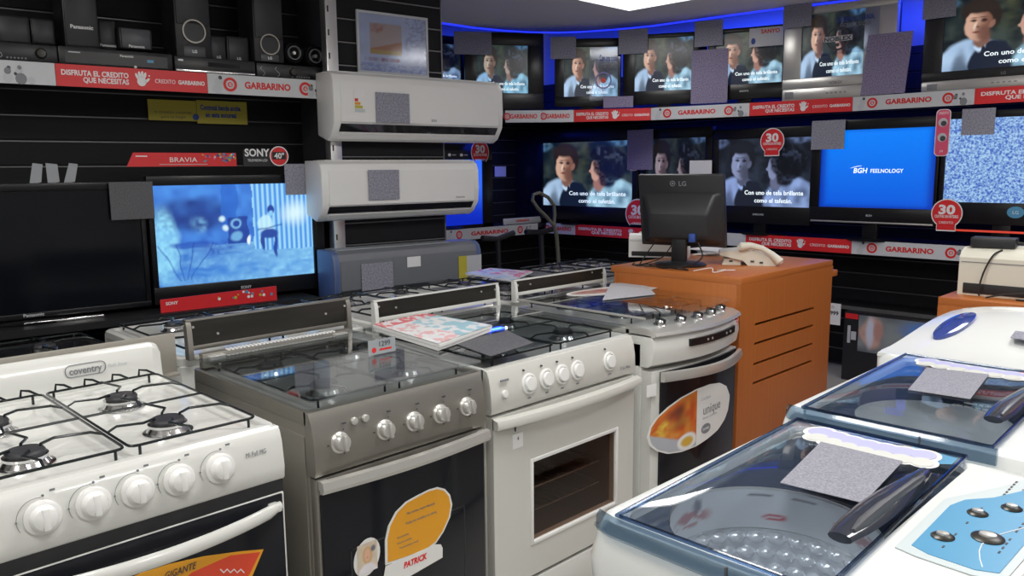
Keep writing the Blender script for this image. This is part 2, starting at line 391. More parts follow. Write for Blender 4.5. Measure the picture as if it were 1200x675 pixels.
# ------------------------------------------------------------------ pictures
def movie(u, v):
    u0, v0 = u, v
    u += .022*(vn(u*9+3, v*7)-.5)+.014*(vn(u*24, v*18+5)-.5); v += .034*(vn(u*8+11, v*7)-.5)+.022*(vn(u*22+2, v*17)-.5)
    n = vn(u*7, v*5)*.55+vn(u*19, v*13)*.45
    c = mix((.004, .010, .014), (.040, .058, .050), ss(.25, .8, n))
    c = mix(c, (.075, .085, .035), ell(u, v, .47, .85, .08, .30, .9)*.7*vn(u*16, v*22))
    c = mix(c, (.16, .40, .75), (ell(u, v, .88, .99, .11, .07, .5)+ell(u, v, .03, .95, .07, .06, .6))*.5*vn(u*25, v*20))
    sh = .45+.55*vn(u*11+7, v*6)
    c = mix(c, mix((.08, .16, .30), (.46, .64, .88), sh*ss(.62, .05, u)), ell(u, v, .24, -.02, .30, .46, .07)*(u < .60))
    c = mix(c, (.006, .012, .030), ell(u, v, .37, -.06, .18, .46, .06)); c = mix(c, (.006, .012, .030), ell(u, v, .14, -.2, .07, .45, .3)*.7)
    c = mix(c, (.55, .72, .92), ell(u, v, .275, .355, .045, .10, .25))
    c = mix(c, (.008, .012, .03), ell(u, v, .30, .25, .014, .13, .3))
    c = mix(c, (.20, .10, .075), ell(u, v, .28, .43, .065, .12, .2))
    c = mix(c, (.020, .013, .010), max(ell(u, v, .265, .80, .145, .18, .12), ell(u, v, .355, .70, .05, .13, .2)))
    lit = ss(.33, .18, u)
    c = mix(c, mix((.20, .09, .06), (.62, .38, .28), lit), ell(u, v, .248, .62, .102, .215, .10))
    c = mix(c, (.13, .055, .04), ell(u, v, .30, .50, .05, .09, .5)*.7)
    for ex in (.205, .285): c = mix(c, (.03, .014, .012), ell(u, v, ex, .675, .024, .020, .6)*.95)
    c = mix(c, (.10, .045, .035), (ell(u, v, .21, .715, .028, .010, .5)+ell(u, v, .275, .715, .030, .010, .5))*.8)
    c = mix(c, (.85, .66, .55), ell(u, v, .230, .60, .013, .055, .6)*.7)
    c = mix(c, (.12, .04, .03), ell(u, v, .258, .575, .012, .018, .6)*.8)
    c = mix(c, (.16, .035, .03), ell(u, v, .242, .515, .030, .012, .5)*.9)
    c = mix(c, (.024, .016, .012), ell(u, v, .262, .86, .125, .075, .3))
    c = mix(c, (.30, .15, .11), ell(u, v, .355, .62, .016, .05, .4)*.8)
    c = mix(c, mix((.07, .15, .24), (.40, .66, .82), vn(u*16, v*9)), ell(u, v, .80, -.02, .29, .46, .08))
    c = mix(c, (.32, .16, .13), ell(u, v, .65, .40, .07, .16, .2))
    c = mix(c, (.55, .32, .25), ell(u, v, .605, .555, .050, .155, .12)); c = mix(c, (.50, .28, .22), ell(u, v, .556, .555, .016, .026, .4))
    hair = max(ell(u, v, .77, .65, .185, .26, .10), ell(u, v, .68, .80, .125, .12, .15), ell(u, v, .74, .45, .09, .16, .2))*(.8+.2*vn(u*50, v*40))
    c = mix(c, mix((.004, .004, .007), (.045, .060, .095), ss(.55, .9, vn(u*34, v*20))*ss(.55, .85, v)), hair)
    return c
def studio(u, v):
    uu = u; u += .02*(vn(u*14+3, v*10)-.5); v += .03*(vn(u*13+9, v*9)-.5)
    n = vn(u*22, v*14); f = vn(u*60, v*34)
    c = mix((.015, .09, .50), (.08, .32, .88), v*.4+.5*n)
    if v < .40: c = mix((.03, .17, .62), (.30, .70, .98), ss(.0, 1, u)*.45+.55*vn(u*18, v*34)*(.4+.6*f))
    if u > .60 and v > .3: c = mix((.04, .25, .80), (.42, .80, 1.0), .45+.45*math.sin(uu*190))
    c = mix(c, (.75, .97, 1.0), ell(u, v, .88, .68, .07, .10, .9)*.9)
    c = mix(c, (.008, .035, .24), ell(u, v, .23, .70, .23, .17, .3)*(.55+.45*vn(u*18, v*12)))
    c = mix(c, (.25, .62, .98), ell(u, v, .26, .60, .05, .08, .5)*.7*vn(u*40, v*30))
    if .40 < u < .50 and v > .55: c = mix(c, (.02, .14, .62), .75)
    c = mix(c, (.01, .04, .30), (1 if abs(u-.50) < .065 and abs(v-.53) < .135 else 0)*.85)
    c = mix(c, (.25, .60, .95), ell(u, v, .485, .60, .032, .05, .3)-ell(u, v, .485, .60, .022, .035, .3) if True else 0)
    c = mix(c, (.22, .58, .92), ell(u, v, .485, .47, .035, .05, .3)*.7)
    for q in (.405, .42): c = mix(c, (.7, .95, 1), ell(u, v, q, .66-.1*(q > .41), .016, .03, .5)*.9)
    c = mix(c, (.30, .74, .98), ell(u, v, .05, .40, .085, .36, .3)*(.5+.5*f))
    c = mix(c, (.02, .10, .50), ell(u, v, .20, .40, .12, .04, .3)*.8)
    for k in range(4): c = mix(c, (.01, .06, .40), max(0, 1-abs((u-.10-.045*k)-(v-.15)*(-.35+.25*k))/.007)*(1 if .05 < v < .42 else 0)*.8)
    c = mix(c, (.015, .07, .45), ell(u, v, .37, .36, .12, .07, .5)*.8*f)
    c = mix(c, (.60, .93, 1.0), ell(u, v, .68, .57, .055, .10, .15)*.75)
    c = mix(c, (.015, .06, .36), ell(u, v, .715, .72, .024, .05, .2))
    c = mix(c, (.25, .60, .95), ell(u, v, .715, .685, .015, .028, .2))
    c = mix(c, (.02, .07, .36), ell(u, v, .70, .47, .06, .05, .2)); c = mix(c, (.02, .07, .36), ell(u, v, .655, .39, .014, .10, .2)); c = mix(c, (.02, .07, .36), ell(u, v, .745, .36, .014, .13, .2))
    c = mix(c, (.02, .10, .45), max(0, 1-abs((v-.53)-(u-.70)*.22)/.014)*(1 if .62 < u < .80 else 0)*.85)
    c = mix(c, (.85, .98, 1.0), ell(u, v, .57, .42, .012, .05, .3)); c = mix(c, (.03, .2, .7), ell(u, v, .55, .12, .45, .06, .6)*.6*n)
    return c
def bgh(u, v): return mix(mix((.0, .10, .72), (.0, .22, .98), v), (.0, .03, .40), 1-ss(0, .09, min(u, 1-u, v+.02, 1-v+.05)))
def blueglow(u, v): return mix((.0, .02, .5), (.03, .15, .95), ss(.2, 1, u*v*1.5))
_G = {}
def unit_grid(key, fn, nx, ny):
    if key in _G: return _G[key]
    b = MB(); b.sheet(nx, ny, lambda u, v: (u-.5, 0, v-.5), fn, 'print'); o = b.build('grid', normals=False); me = o.data
    bpy.data.objects.remove(o); _G[key] = me; return me
def picture(key, fn, nx, ny, u0, u1, z0, z1, y, m, parent, name='screen'):
    o = bpy.data.objects.new(name, unit_grid(key, fn, nx, ny)); COL.objects.link(o); o.parent = parent
    o.location = ((u0+u1)/2, y, (z0+z1)/2); o.scale = (u1-u0, 1, z1-z0)
    o.material_slots[0].link = 'OBJECT'; o.material_slots[0].material = M[m]
    return o
def subtitle(b, u0, u1, z0, z1, y):
    W = u1-u0; H = z1-z0
    b.text('Con uno de tela brillante', H*.065, u0+W*.62, z0+H*.205, y, 'white_glow', w=W*.62, bold=.015)
    b.text('como el tafetán.', H*.065, u0+W*.62, z0+H*.09, y, 'white_glow', w=W*.40, bold=.015)

# ------------------------------------------------------------------ televisions
def flat_tv(label, fr, v, body, scr, shelf_z, kind='movie', m='screen_nat', logo=None, logocol='pale_ink', frame='tv_black', group='flat televisions on the display shelves', speakerbar=False, absolute=False):
    if absolute: u0, u1, z0, z1 = body; a0, a1, c0, c1 = scr
    else: u0, u1, z0, z1 = fr.rect(v, *body); a0, a1, c0, c1 = fr.rect(v, *scr)
    um = (u0+u1)/2
    t = fthing('television', label, 'television', fr, um, v, shelf_z, group)
    u0 -= um; u1 -= um; a0 -= um; a1 -= um; z0 -= shelf_z; z1 -= shelf_z; c0 -= shelf_z; c1 -= shelf_z
    z0 = max(z0, .02)
    b = MB()
    D = .035
    b.box(u0, u1, .012, D+.012, z0, z1, frame, .006)
    # raised bezel bars around the screen
    b.box(u0, u1, -.004, .014, c1, z1, frame, .003); b.box(u0, u1, -.004, .014, z0, c0, frame, .003)
    b.box(u0, a0, -.004, .014, c0, c1, frame, .002); b.box(a1, u1, -.004, .014, c0, c1, frame, .002)
    b.box(u0*.7, u1*.7, D+.01, D+.06, z0+.08, z1-.1, 'black_matt', .01)
    b.build('housing', t)
    if kind == 'movie':
        s = picture('movie', movie, 200, 120, a0, a1, c0, c1, .009, m, t)
        b = MB(); subtitle(b, a0, a1, c0, c1, .0075); b.build('subtitle_text', t)
    elif kind == 'studio': picture('studio', studio, 180, 110, a0, a1, c0, c1, .009, m, t)
    elif kind == 'bgh':
        picture('bgh', bgh, 30, 20, a0, a1, c0, c1, .009, m, t)
        b = MB(); H = c1-c0; W = a1-a0; cz = (c0+c1)/2-.02*H
        b.text('BGH', H*.065, a0+W*.37, cz, .0075, 'white_glow', w=W*.125, bold=.02, shear=.15)
        b.text('FEELNOLOGY', H*.05, a0+W*.60, cz-.003, .0075, 'white_glow', w=W*.28, bold=.01)
        b.tube([(a0+W*(.28+.1*k/5), .0075, cz+H*(.03+.028*math.sin(k/5*PI*.5))) for k in range(6)], [.001, .0015, .002, .002, .002, .001], 'white_glow', n=5)
        b.build('screen_logo', t)
    elif kind == 'static':
        b = MB(); b.box(a0, a1, .006, .0105, c0, c1, 'static'); b.build('screen', t)
    elif kind == 'glow': picture('glow', blueglow, 12, 8, a0, a1, c0, c1, .009, m, t)
    else:
        b = MB(); b.box(a0, a1, .006, .0105, c0, c1, 'tv_off'); b.build('screen', t)
    b = MB(); b.box(-.05, .05, .02, .06, .012, max(z0+.03, .02), frame, .003)
    b.lathe([(.001, 0), (.15, 0), (.155, .006), (.13, .014), (.001, .016)], frame, 32, Matrix.Translation((0, .05, 0)) @ Matrix.Diagonal((1.15, .75, 1, 1))); b.build('stand', t)
    if logo:
        b = MB(); b.text(logo, .014, 0, (z0+c0)/2+.004, -.0042, logocol, bold=.02); b.build('logo', t)
    if speakerbar:
        b = MB(); b.box(u0+.01, u1-.01, -.0065, -.004, z0+.006, z0+.016, 'silver_light', .001); b.build('trim_bar', t)
    return t
def crt_tv(label, fr, v, body, scr, shelf_z, front='silver_light', lower='silver_light', logo=None):
    u0, u1, z0, z1 = fr.rect(v, *body); a0, a1, c0, c1 = fr.rect(v, *scr); z0 = shelf_z
    um = (u0+u1)/2; t = fthing('tube_television', label, 'television', fr, um, v, shelf_z, 'tube televisions on the top shelf')
    u0 -= um; u1 -= um; a0 -= um; a1 -= um; z0 = 0.; z1 -= shelf_z; c0 -= shelf_z; c1 -= shelf_z
    b = MB()
    b.box(u0, u1, 0, .05, c1, z1, front, .008); b.box(u0, a0, 0, .05, c0-.002, c1+.002, front, .006); b.box(a1, u1, 0, .05, c0-.002, c1+.002, front, .006)
    b.box(u0, u1, 0, .05, c0*.55, c0, front, .006); b.box(u0+.004, u1-.004, -.006, .05, 0, c0*.55, lower, .008)
    b.box(a0, a1, .02, .05, c0, c1, 'black_matt')
    R = lambda f, y, dz=0: rr_xz(u0*f, u1*f, z0+.01+dz*.3, z1-dz, y)
    b.loft([R(1, .05), R(.97, .12, .01), R(.7, .26, .07), R(.55, .34, .12)], 'black_matt'); b.build('housing', t)
    picture('movie', movie, 200, 120, a0, a1, c0, c1, .014, 'screen_nat', t)
    b = MB(); subtitle(b, a0, a1, c0, c1, .0125); b.build('subtitle_text', t)
    b = MB(); b.text(logo, .016, 0, c0*.72, -.0005, 'grey_ink', bold=.02)
    for k in range(5): b.box(-.06+.03*k, -.045+.03*k, -.008, -.005, c0*.25, c0*.30, 'grey_ink')
    b.build('logo', t)
    b = MB()
    for s in (-1, 1): b.box(s*u1*.85-.03, s*u1*.85+.03, -.0075, -.004, c0*.12, c0*.42, 'grey_ink', .001)
    b.build('speaker_grille', t)
    return t
def rr_xz(x0, x1, z0, z1, y, r=.02): return [(p[0], y, p[1]) for p in rr2(x0, x1, z0, z1, r)]

# lower row on the right wall
flat_tv('wide black flat television beside the back corner showing the subtitled film', FR, .04, (604, 150, 748, 258), (636, 166, 741, 242), .99, m='screen_nat')
flat_tv('flat television half hidden behind the black computer monitor', FR, .05, (750, 150, 834, 262), (757, 162, 826, 243), .99, m='screen_dim')
flat_tv('flat television with bluish film picture right of the computer monitor', FR, .04, (835, 150, 951, 262), (841, 162, 950, 242), .99, m='screen_blue', logo='SAMSUNG')
flat_tv('flat television showing a plain bright blue start screen', FR, .03, (951, 139, 1099.5, 263), (961, 151, 1096, 244), .99, kind='bgh', m='screen_nat', logo='BGH', speakerbar=True)
t = flat_tv('flat television at the right edge showing blue and white static', FR, .03, (1102, 128, 1262, 264), (1108, 137, 1250, 238), .99, kind='static')
q = FR.hit(1194, 249, .03); qc = FR.hit(1181.5, 195, .03)
b = MB(); b.disc(q[0]-qc[0], q[1]-.99, .035, -.0055, -.004, 'panel_blue', sx=1.3); b.text('LG', .02, q[0]-qc[0], q[1]-.99, -.0056, 'white_print'); b.build('round_badge', t)
u0, _ = FR.hit(1097, 268, 0); b = MB(); b.box(-.0, 1.1, 0, .012, 0, .012, 'led_red', .002); o = b.build('light_bar'); o.location = FR.pt(u0, .01, 1.085); o.rotation_euler = (0, 0, FR.a)
tag(o, 'thin red light bar under the static television', 'light bar')
# back-left wall television, seen beside the second air conditioner
flat_tv('flat television with a blue picture behind the middle air conditioner', FB, .05, (470, 168, 577, 283), (480, 187, 566, 270), 1.0, kind='glow', m='screen_nat')
b = MB(); r = FB.rect(0, 520, 176, 566, 187); b.box(r[0], r[1], 0, .004, r[2], r[3], 'black_satin')
for k in range(3):
    c = r[0]+(r[1]-r[0])*(.2+.3*k); b.disc(c, (r[2]+r[3])/2, .014, -.001, .0, 'white_print', sx=1.4, n=5); b.box(c+.03, c+.07, -.001, 0, (r[2]+r[3])/2-.004, (r[2]+r[3])/2+.004, 'pale_ink')
o = b.build('feature_label'); o.location = FB.pt(0, .03, 0); tag(o, 'black feature label with small white symbols above the blue picture', 'label')

# curved upper shelf
UP = [(3.3, 5.10), (4.0, 4.93), (4.54, 4.62), (4.76, 4.43), (4.93, 4.245), (5.24, 3.73), (5.41, 2.99), (5.5, 2.285), (5.5, 1.55), (5.5, .55)]
ZU = 1.945
b = MB(); b.slab([(3.3, 5.5), (3.3, 5.11)] + [(x+.006, y+.006) for x, y in UP[1:]] + [(5.97, .55), (5.97, 5.5)], ZU-.035, ZU-.002, 'black_satin')
tag(b.build('display_shelf'), 'long curved black upper shelf carrying the top row of televisions', 'shelf')
b = MB(); b.box(-5.5, 1.0, .004, .475, .955, .985, 'black_satin'); o = b.build('display_shelf'); o.location = FR.pt(0, 0, 0); o.rotation_euler = (0, 0, FR.a)
tag(o, 'long black lower shelf under the lower row of televisions', 'shelf')
b = MB(); b.box(2.9, 5.48, .004, .415, .955, .985, 'black_satin'); o = b.build('display_shelf'); o.location = FB.pt(0, 0, 0)
tag(o, 'short black shelf in the back corner behind the exercise machine', 'shelf')

# ---- printed shelf strips
def target_mark(b, cx, cz, r, X=None):
    b.ring(cx, cz, r*.62, r, -.0012, 0, 'red_ink', 28, X=X); b.disc(cx, cz, r*.36, -.0012, 0, 'red_ink', X=X)
    b.text('G', r*.4, cx, cz, -.0014, 'white_print', X=X, bold=.03)
def people_mark(b, cx, cz, h, X=None):
    for dx, dz, r, m in ((-.35, .12, .20, 'grey_ink'), (.10, .16, .22, 'pale_ink'), (-.35, -.25, .30, 'pale_ink'), (.15, -.28, .34, 'grey_ink'), (.55, -.35, .22, 'pale_ink'), (-.05, -.02, .10, 'dark_ink'), (-.30, .28, .12, 'dark_ink'), (.12, .33, .13, 'grey_ink')):
        b.disc(cx+dx*h, cz+dz*h*.8, r*h*.75, -.0012-.0002*abs(dx), 0, m, sx=.9, n=12, X=X)
def hand_mark(b, cx, cz, h):
    b.disc(cx, cz-.12*h, .26*h, -.0012, 0, 'white_print', sx=.95)
    for k, (dx, dz, a) in enumerate(((-.24, .16, .35), (-.10, .26, .12), (.05, .28, -.05), (.19, .22, -.25), (.30, -.05, -.8))):
        b.disc(cx+dx*h, cz+dz*h, .19*h, -.0012, 0, 'white_print', sx=.38, n=10, rot=-a*0 + a)
    b.disc(cx+.42*h, cz+.22*h, .045*h, -.0012, 0, 'white_print')
def strip(kind, label, p0, p1, z0, z1, group, part='full'):
    p0 = Vector((*p0, 0)); p1 = Vector((*p1, 0)); L = (p1-p0).length; a = math.atan2((p1-p0).y, (p1-p0).x); H = z1-z0
    t = thing('shelf_strip', label, 'shelf strip', (p0.x, p0.y, z0), a, group)
    b = MB(); b.box(.001, L-.001, 0, .004, 0, H, 'red_print' if kind == 'red' else 'grey_print'); b.build('backing', t)
    b = MB()
    if kind == 'red':
        b.text('DISFRUTA EL CREDITO', H*.24, L*.245, H*.64, -.0002, 'white_print', w=L*.42, bold=.03)
        b.text('QUE NECESITAS', H*.24, L*.31, H*.34, -.0002, 'white_print', w=L*.29, bold=.03)
        hand_mark(b, L*.54, H*.5, H*.85)
        b.text('CREDITO', H*.2, L*.70, H*.47, -.0002, 'white_print', w=L*.14, bold=.0)
        b.text('GARBARINO', H*.2, L*.885, H*.47, -.0002, 'white_print', w=L*.19, bold=.035)
    elif part == 'full':
        target_mark(b, L*.175, H*.5, H*.36); b.disc(L*.09, H*.62, H*.22, -.001, 0, 'pale_ink', n=12); b.disc(L*.10, H*.82, H*.1, -.0012, 0, 'dark_ink', n=10); b.disc(L*.075, H*.25, H*.24, -.0011, 0, 'pale_ink', n=12)
        b.text('GARBARINO', H*.34, L*.48, H*.52, -.0002, 'red_ink', w=L*.38, bold=.04)
        target_mark(b, L*.80, H*.5, H*.36); people_mark(b, L*.90, H*.45, H)
    elif part == 'end': target_mark(b, L*.30, H*.5, H*.36); people_mark(b, L*.62, H*.45, H*1.0)
    elif part == 'word': b.text('GARBARINO', H*.36, L*.5, H*.52, -.0002, 'red_ink', w=L*.74, bold=.04); target_mark(b, L*.05, H*.5, H*.3)
    b.build('print', t)
    return t
GU = 'printed strips on the edge of the curved top shelf'
UPs = [('grey', 'word', 'pale strip with a red name, leftmost on the curved top shelf'), ('grey', 'word', 'second pale strip from the left on the curved top shelf'), ('red', '', 'red credit strip under the first three televisions of the curved top shelf'),
       ('grey', 'full', 'pale strip on the top shelf right of the first red credit strip'), ('red', '', 'red credit strip under the silver tube television'), ('grey', 'full', 'pale strip above the plain blue television screen'), ('red', '', 'red credit strip under the black tube television at the right edge')]
for (k, p, l), A, B in zip(UPs, UP[2:], UP[3:]): strip(k, l, A, B, 1.855, 1.948, GU, p)
GLo = 'printed strips on the edge of the lower television shelf'
def yat(x, y): return -FR.hit(x, y, 0)[0]
LW = [(640, 268), (674, 272), (802, 275), (874, 279), (998, 285), (1147, 295), (1270, 300)]
LK = [('grey', 'word', 'short pale strip end beside the back corner on the lower shelf'), ('red', '', 'red credit strip on the lower shelf left of the computer monitor'), ('grey', 'end', 'pale strip with photo people just right of the computer monitor'), ('red', '', 'red credit strip on the lower shelf above the wooden desk'), ('grey', 'full', 'pale strip on the lower shelf under the plain blue television'), ('red', '', 'red strip on the lower shelf behind the right printer')]
for (k, p, l), A, B in zip(LK, LW, LW[1:]): strip(k, l, (5.5, yat(*A)), (5.5, yat(*B)), .90, .995, GLo, p)
strip('grey', 'pale strip in the back corner behind the exercise machine', (4.25, 5.1), (5.42, 5.1), .90, .995, GLo, 'full')
# strip on a raised price rail in the corner
b = MB(); r = FB.rect(.08, 590, 249, 634, 262); b.box(0, r[1]-r[0], 0, .006, 0, .055, 'grey_print', .001); b.text('GARBARINO', .022, (r[1]-r[0])*.5, .03, -.0002, 'red_ink', bold=.04); 
for x in (.03, r[1]-r[0]-.04): b.box(x, x+.012, .004, .010, .986-r[2]-.005, .03, 'alu')
o = b.build('price_rail'); o.location = FB.pt(r[0], .08, r[2])
tag(o, 'tilted pale price rail above the corner shelf strip', 'price rail')

# ---- upper row televisions on the curved shelf
def seg_frame(i): a, c = Vector(UP[i]), Vector(UP[i+1]); return Frame(a.x, a.y, math.degrees(math.atan2((c-a).y, (c-a).x)))
F1, F2, F3, F4, F5 = Frame(4.30, 4.79, -32), Frame(4.76, 4.43, -48), Frame(5.08, 4.0, -62), Frame(5.30, 3.45, -74), Frame(5.46, 2.6, -86)
flat_tv('flat television at the column edge, mostly hidden, top shelf', Frame(4.0, 5.0, -10), .06, (466, 40, 545, 120), (474, 50, 540, 97), ZU, m='screen_dim')
flat_tv('black corner television on the top shelf, just right of the upper air conditioner', F1, .08, (545, 38, 637, 128), (558, 53, 619, 109), ZU, m='screen_cyan')
flat_tv('black television with a pale promotional sheet on its screen, top shelf', F2, .07, (650, 45, 728, 125), (661, 55, 724, 113), ZU, m='screen_nat')
flat_tv('black television left of the tall violet price card, top shelf', F3, .07, (730, 39, 828, 122), (744, 44, 812, 106), ZU, m='screen_nat')
flat_tv('black top shelf television directly left of the silver tube television', F4, .07, (829, 32, 919, 116), (838, 37, 917, 98), ZU, m='screen_nat', logo='SANYO')
crt_tv('silver tube television with a round stamp sheet on the top shelf', F5, .04, (918, 3, 1050, 111), (939, 14, 1012, 89), ZU, 'silver_light', 'silver_light', 'NOBLEX')
crt_tv('black and silver tube television at the top right corner', FR, .03, (1083, -25, 1290, 100), (1106, -10, 1275, 77), ZU, 'black_satin', 'silver_light', 'LG')

# promotional sheets and signs
def sheetcard(label, fr, v, box, m='card_grey', name='price_card', cat='price card', skew=0., group='grey price cards', thick=.003):
    u0, u1, z0, z1 = fr.rect(v, *box); um = (u0+u1)/2
    W = (u1-u0)/2; H = z1-z0
    b = MB(); b.prism([(-W, 0), (W-skew, 0), (W, H), (-W+skew, H)], 0, thick, m)
    o = b.build(name); o.location = fr.pt(um, v, z0); o.rotation_euler = (0, 0, fr.a); tag(o, label, cat, group)
    return o
sheetcard('grey price card on the corner television of the top shelf', F1, .055, (532, 37, 576, 64))
sheetcard('grey price card on the upper left of the television with the promotional sheet', F2, .055, (645, 43, 675, 69))
sheetcard('grey price card left of the third top shelf television', F3, .055, (725, 34, 759, 63))
sheetcard('small grey price card above the tall violet card', F4, .050, (814, 24, 847, 54))
sheetcard('tall violet grey price card between two top shelf televisions', F4, .035, (810, 58, 853, 121), 'card_violet')
sheetcard('small grey price card on top of the silver tube television', F5, .02, (918, 5, 951, 32))
sheetcard('large slanted violet grey card at the right of the silver tube television', F5, .0, (1010, 39, 1068, 110), 'card_violet', skew=.03)
sheetcard('grey price card at the top left corner of the black tube television', FR, .01, (1082, -12, 1121, 21))
sheetcard('grey price card on the top left corner of the plain blue television', FR, .01, (951, 141, 990, 175))
sheetcard('grey price card hanging over the static television', FR, -.01, (1127, 127, 1166, 158))
sheetcard('pale pinkish card between the two televisions left of the monitor', FR, .01, (735, 152, 765, 199), 'card_violet')
sheetcard('small violet card on the top shelf strip below the corner televisions', Frame(4.93, 4.245, -59), -.01, (707, 113, 742, 126), 'card_violet')
sheetcard('small white price label stuck on the dark corner wall', FB, .395, (580, 195, 593, 207), 'white_print', 'price_label', 'price label', group=None)
sheetcard('white card standing behind the top of the black computer monitor', FR, .0, (808, 188, 834, 206), 'white_print', 'info_card', 'card', group=None)
# promotional sheets on screens
def promo(label, fr, v, box, title, sub=None, ringm=True):
    u0, u1, z0, z1 = fr.rect(v, *box); W = u1-u0; H = z1-z0
    t = fthing('promotional_sheet', label, 'promotional sheet', fr, u0, v, z0, None)
    b = MB(); b.box(0, W, 0, .002, 0, H, 'clear_film'); b.build('film', t)
    b = MB()
    if title: b.text(title, H*.12, W*.62, H*.80, -.0005, 'blue_ink', w=W*.6, bold=.02)
    if sub: b.text(sub, H*.10, W*.62, H*.66, -.0005, 'grey_ink', w=W*.5, bold=.02)
    if ringm: b.ring(W*.45, H*.38, H*.13, H*.16, -.001, 0, 'lilac_ink'); b.disc(W*.45, H*.38, H*.05, -.001, 0, 'red_ink')
    b.build('print', t); return t
promo('see-through pale sheet with a round blue mark on a top shelf screen', F2, .045, (691, 55, 727, 118), 'Con una cuota', 'por mes')
t = promo('clear sheet with a round dark stamp on the silver television', F5, .03, (958, 12, 1030, 62), 'ESTO SIEMPRE QUISE EL MUNDIAL', 'AHORA EN TU CASA', False)
b = MB(); b.ring(.14, .10, .065, .078, -.002, -.0008, 'dark_ink'); b.box(.045, .235, -.003, -.001, .082, .118, 'pale_ink'); b.text('NOBLEX', .028, .14, .10, -.0032, 'dark_ink', bold=.03, w=.18); b.disc(.14, .06, .012, -.002, -.001, 'dark_ink'); b.build('stamp', t)
u0, u1, z0, z1 = F4.rect(.04, 878, 32, 918, 54)
b = MB(); b.box(0, u1-u0, 0, .003, 0, z1-z0, 'grey_print'); b.text('SANYO', .028, (u1-u0)*.62, (z1-z0)*.80, -.0003, 'red_ink', bold=.03); b.disc(.03, .04, .022, -.0008, 0, 'blue_ink', sx=.7); o = b.build('brand_sign'); o.location = F4.pt(u0, .04, z0); o.rotation_euler = (0, 0, F4.a)
tag(o, 'pale sign with red capital lettering on a top shelf television', 'sign')
# round red instalment badges
def badge(label, fr, v, box):
    u0, u1, z0, z1 = fr.rect(v, *box); W = u1-u0; H = z1-z0; R = W/2
    t = fthing('promotional_badge', label, 'badge', fr, (u0+u1)/2, v, z0, 'round red 30 instalments badges')
    cz = H-R; o = arc(0, cz, R, -52, 232, 28)
    o = o + [(-R*.62, 0), (R*.62, 0)]
    b = MB(); b.prism(o, 0, .003, 'white_print'); b.prism([(x*.93, cz+(z-cz)*.93) for x, z in o], -.0008, 0, 'red_print'); b.build('plate', t)
    b = MB(); b.text('30', R*.62, 0, cz+R*.28, -.001, 'white_print', bold=.04, w=R*1.05); b.text('CUOTAS SIN INTERES', R*.20, 0, cz-R*.2, -.001, 'white_print', w=R*1.5, bold=.02)
    b.text('CREDITO', R*.16, 0, cz-R*.62, -.001, 'white_print', w=R*.9); b.build('lettering', t)
badge('round red 30 badge at the top of the bluish film television', FR, .02, (891, 150, 919, 183))
badge('round red 30 badge at the bottom left of the static television', FR, -.02, (1091, 233, 1128, 271))
badge('round red 30 badge partly behind the left edge of the monitor', FR, .0, (733, 233, 762, 263))
badge('small red badge beside the upper air conditioner in the corner', FB, .0, (552, 164, 573, 187))
def tagstrip(label, fr, v, box):
    u0, u1, z0, z1 = fr.rect(v, *box); W = u1-u0; H = z1-z0
    t = fthing('promotional_tag', label, 'tag', fr, (u0+u1)/2, v, z0, 'vertical red promotional tags')
    b = MB(); b.prism([(x, z) for x, z in rr2(-W/2, W/2, 0, H, W*.3)], 0, .003, 'white_print'); b.prism(rr2(-W*.45, W*.45, H*.015, H*.985, W*.27), -.0008, 0, 'panel_pink'); b.build('plate', t)
    b = MB()
    for cz in (.72, .40): b.disc(0, H*cz, W*.32, -.0015, -.0008, 'pale_ink'); b.disc(W*.05, H*cz-W*.08, W*.2, -.002, -.0008, 'dark_ink')
    b.text('CREDITO', W*.2, 0, H*.92, -.001, 'white_print', w=W*.7); b.text('ya', W*.2, 0, H*.12, -.001, 'white_print'); b.build('print', t)
tagstrip('tall red tag with two round portraits left of the static television', FR, -.015, (1096, 128, 1113, 183))
tagstrip('dark red tag on the edge of the television left of the monitor', FR, .015, (736, 172, 748, 200))

# ------------------------------------------------------------------ left display wall
b = MB(); b.box(-3.6, pu0-.002, .005, .45, 1.905, ZU-.002, 'black_satin'); o = b.build('display_shelf'); o.location = FL.pt(0, 0, 0); o.rotation_euler = (0, 0, FL.a)
tag(o, 'black shelf on the left wall carrying the home audio equipment', 'shelf')
b = MB(); b.box(-3.6, .36, -.125, .45, .835, .865, 'black_satin')
for u in (-3.4, -2, -.7, .3): b.box(u, u+.03, .0, .44, 0, .835, 'black_satin')
o = b.build('display_shelf'); o.location = FL.pt(0, 0, 0); o.rotation_euler = (0, 0, FL.a)
tag(o, 'black lower shelf on the left wall under the two large televisions', 'shelf')
us = [FL.hit(x, y, 0)[0] for x, y in ((-60, 80), (65, 87), (243, 97), (384, 106))]
GL = 'printed strips on the left wall shelf'
for i, (k, p, l) in enumerate((('grey', 'end', 'pale strip with target mark at the left edge of the photo'), ('red', '', 'red credit strip under the home audio equipment'), ('grey', 'full', 'pale strip with red name at the right end of the audio shelf'))):
    A, B = FL.pt(us[i], 0, 0), FL.pt(us[i+1], 0, 0); strip(k, l, (A.x, A.y), (B.x, B.y), 1.857, 1.948, GL, p)
# two big televisions
flat_tv('large switched off black television at the left edge', FL, .03, (-135, 215, 174, 392), (-118, 224, 168, 368), .865, kind='off', logo='Panasonic', group='large televisions on the left wall shelf')
o = flat_tv('large black television showing a blue picture of a guitarist in a studio', FL, .03, (176, 205, 380, 352), (182, 216, 367, 329), .865, kind='studio', m='screen_nat', logo='SONY', group='large televisions on the left wall shelf')
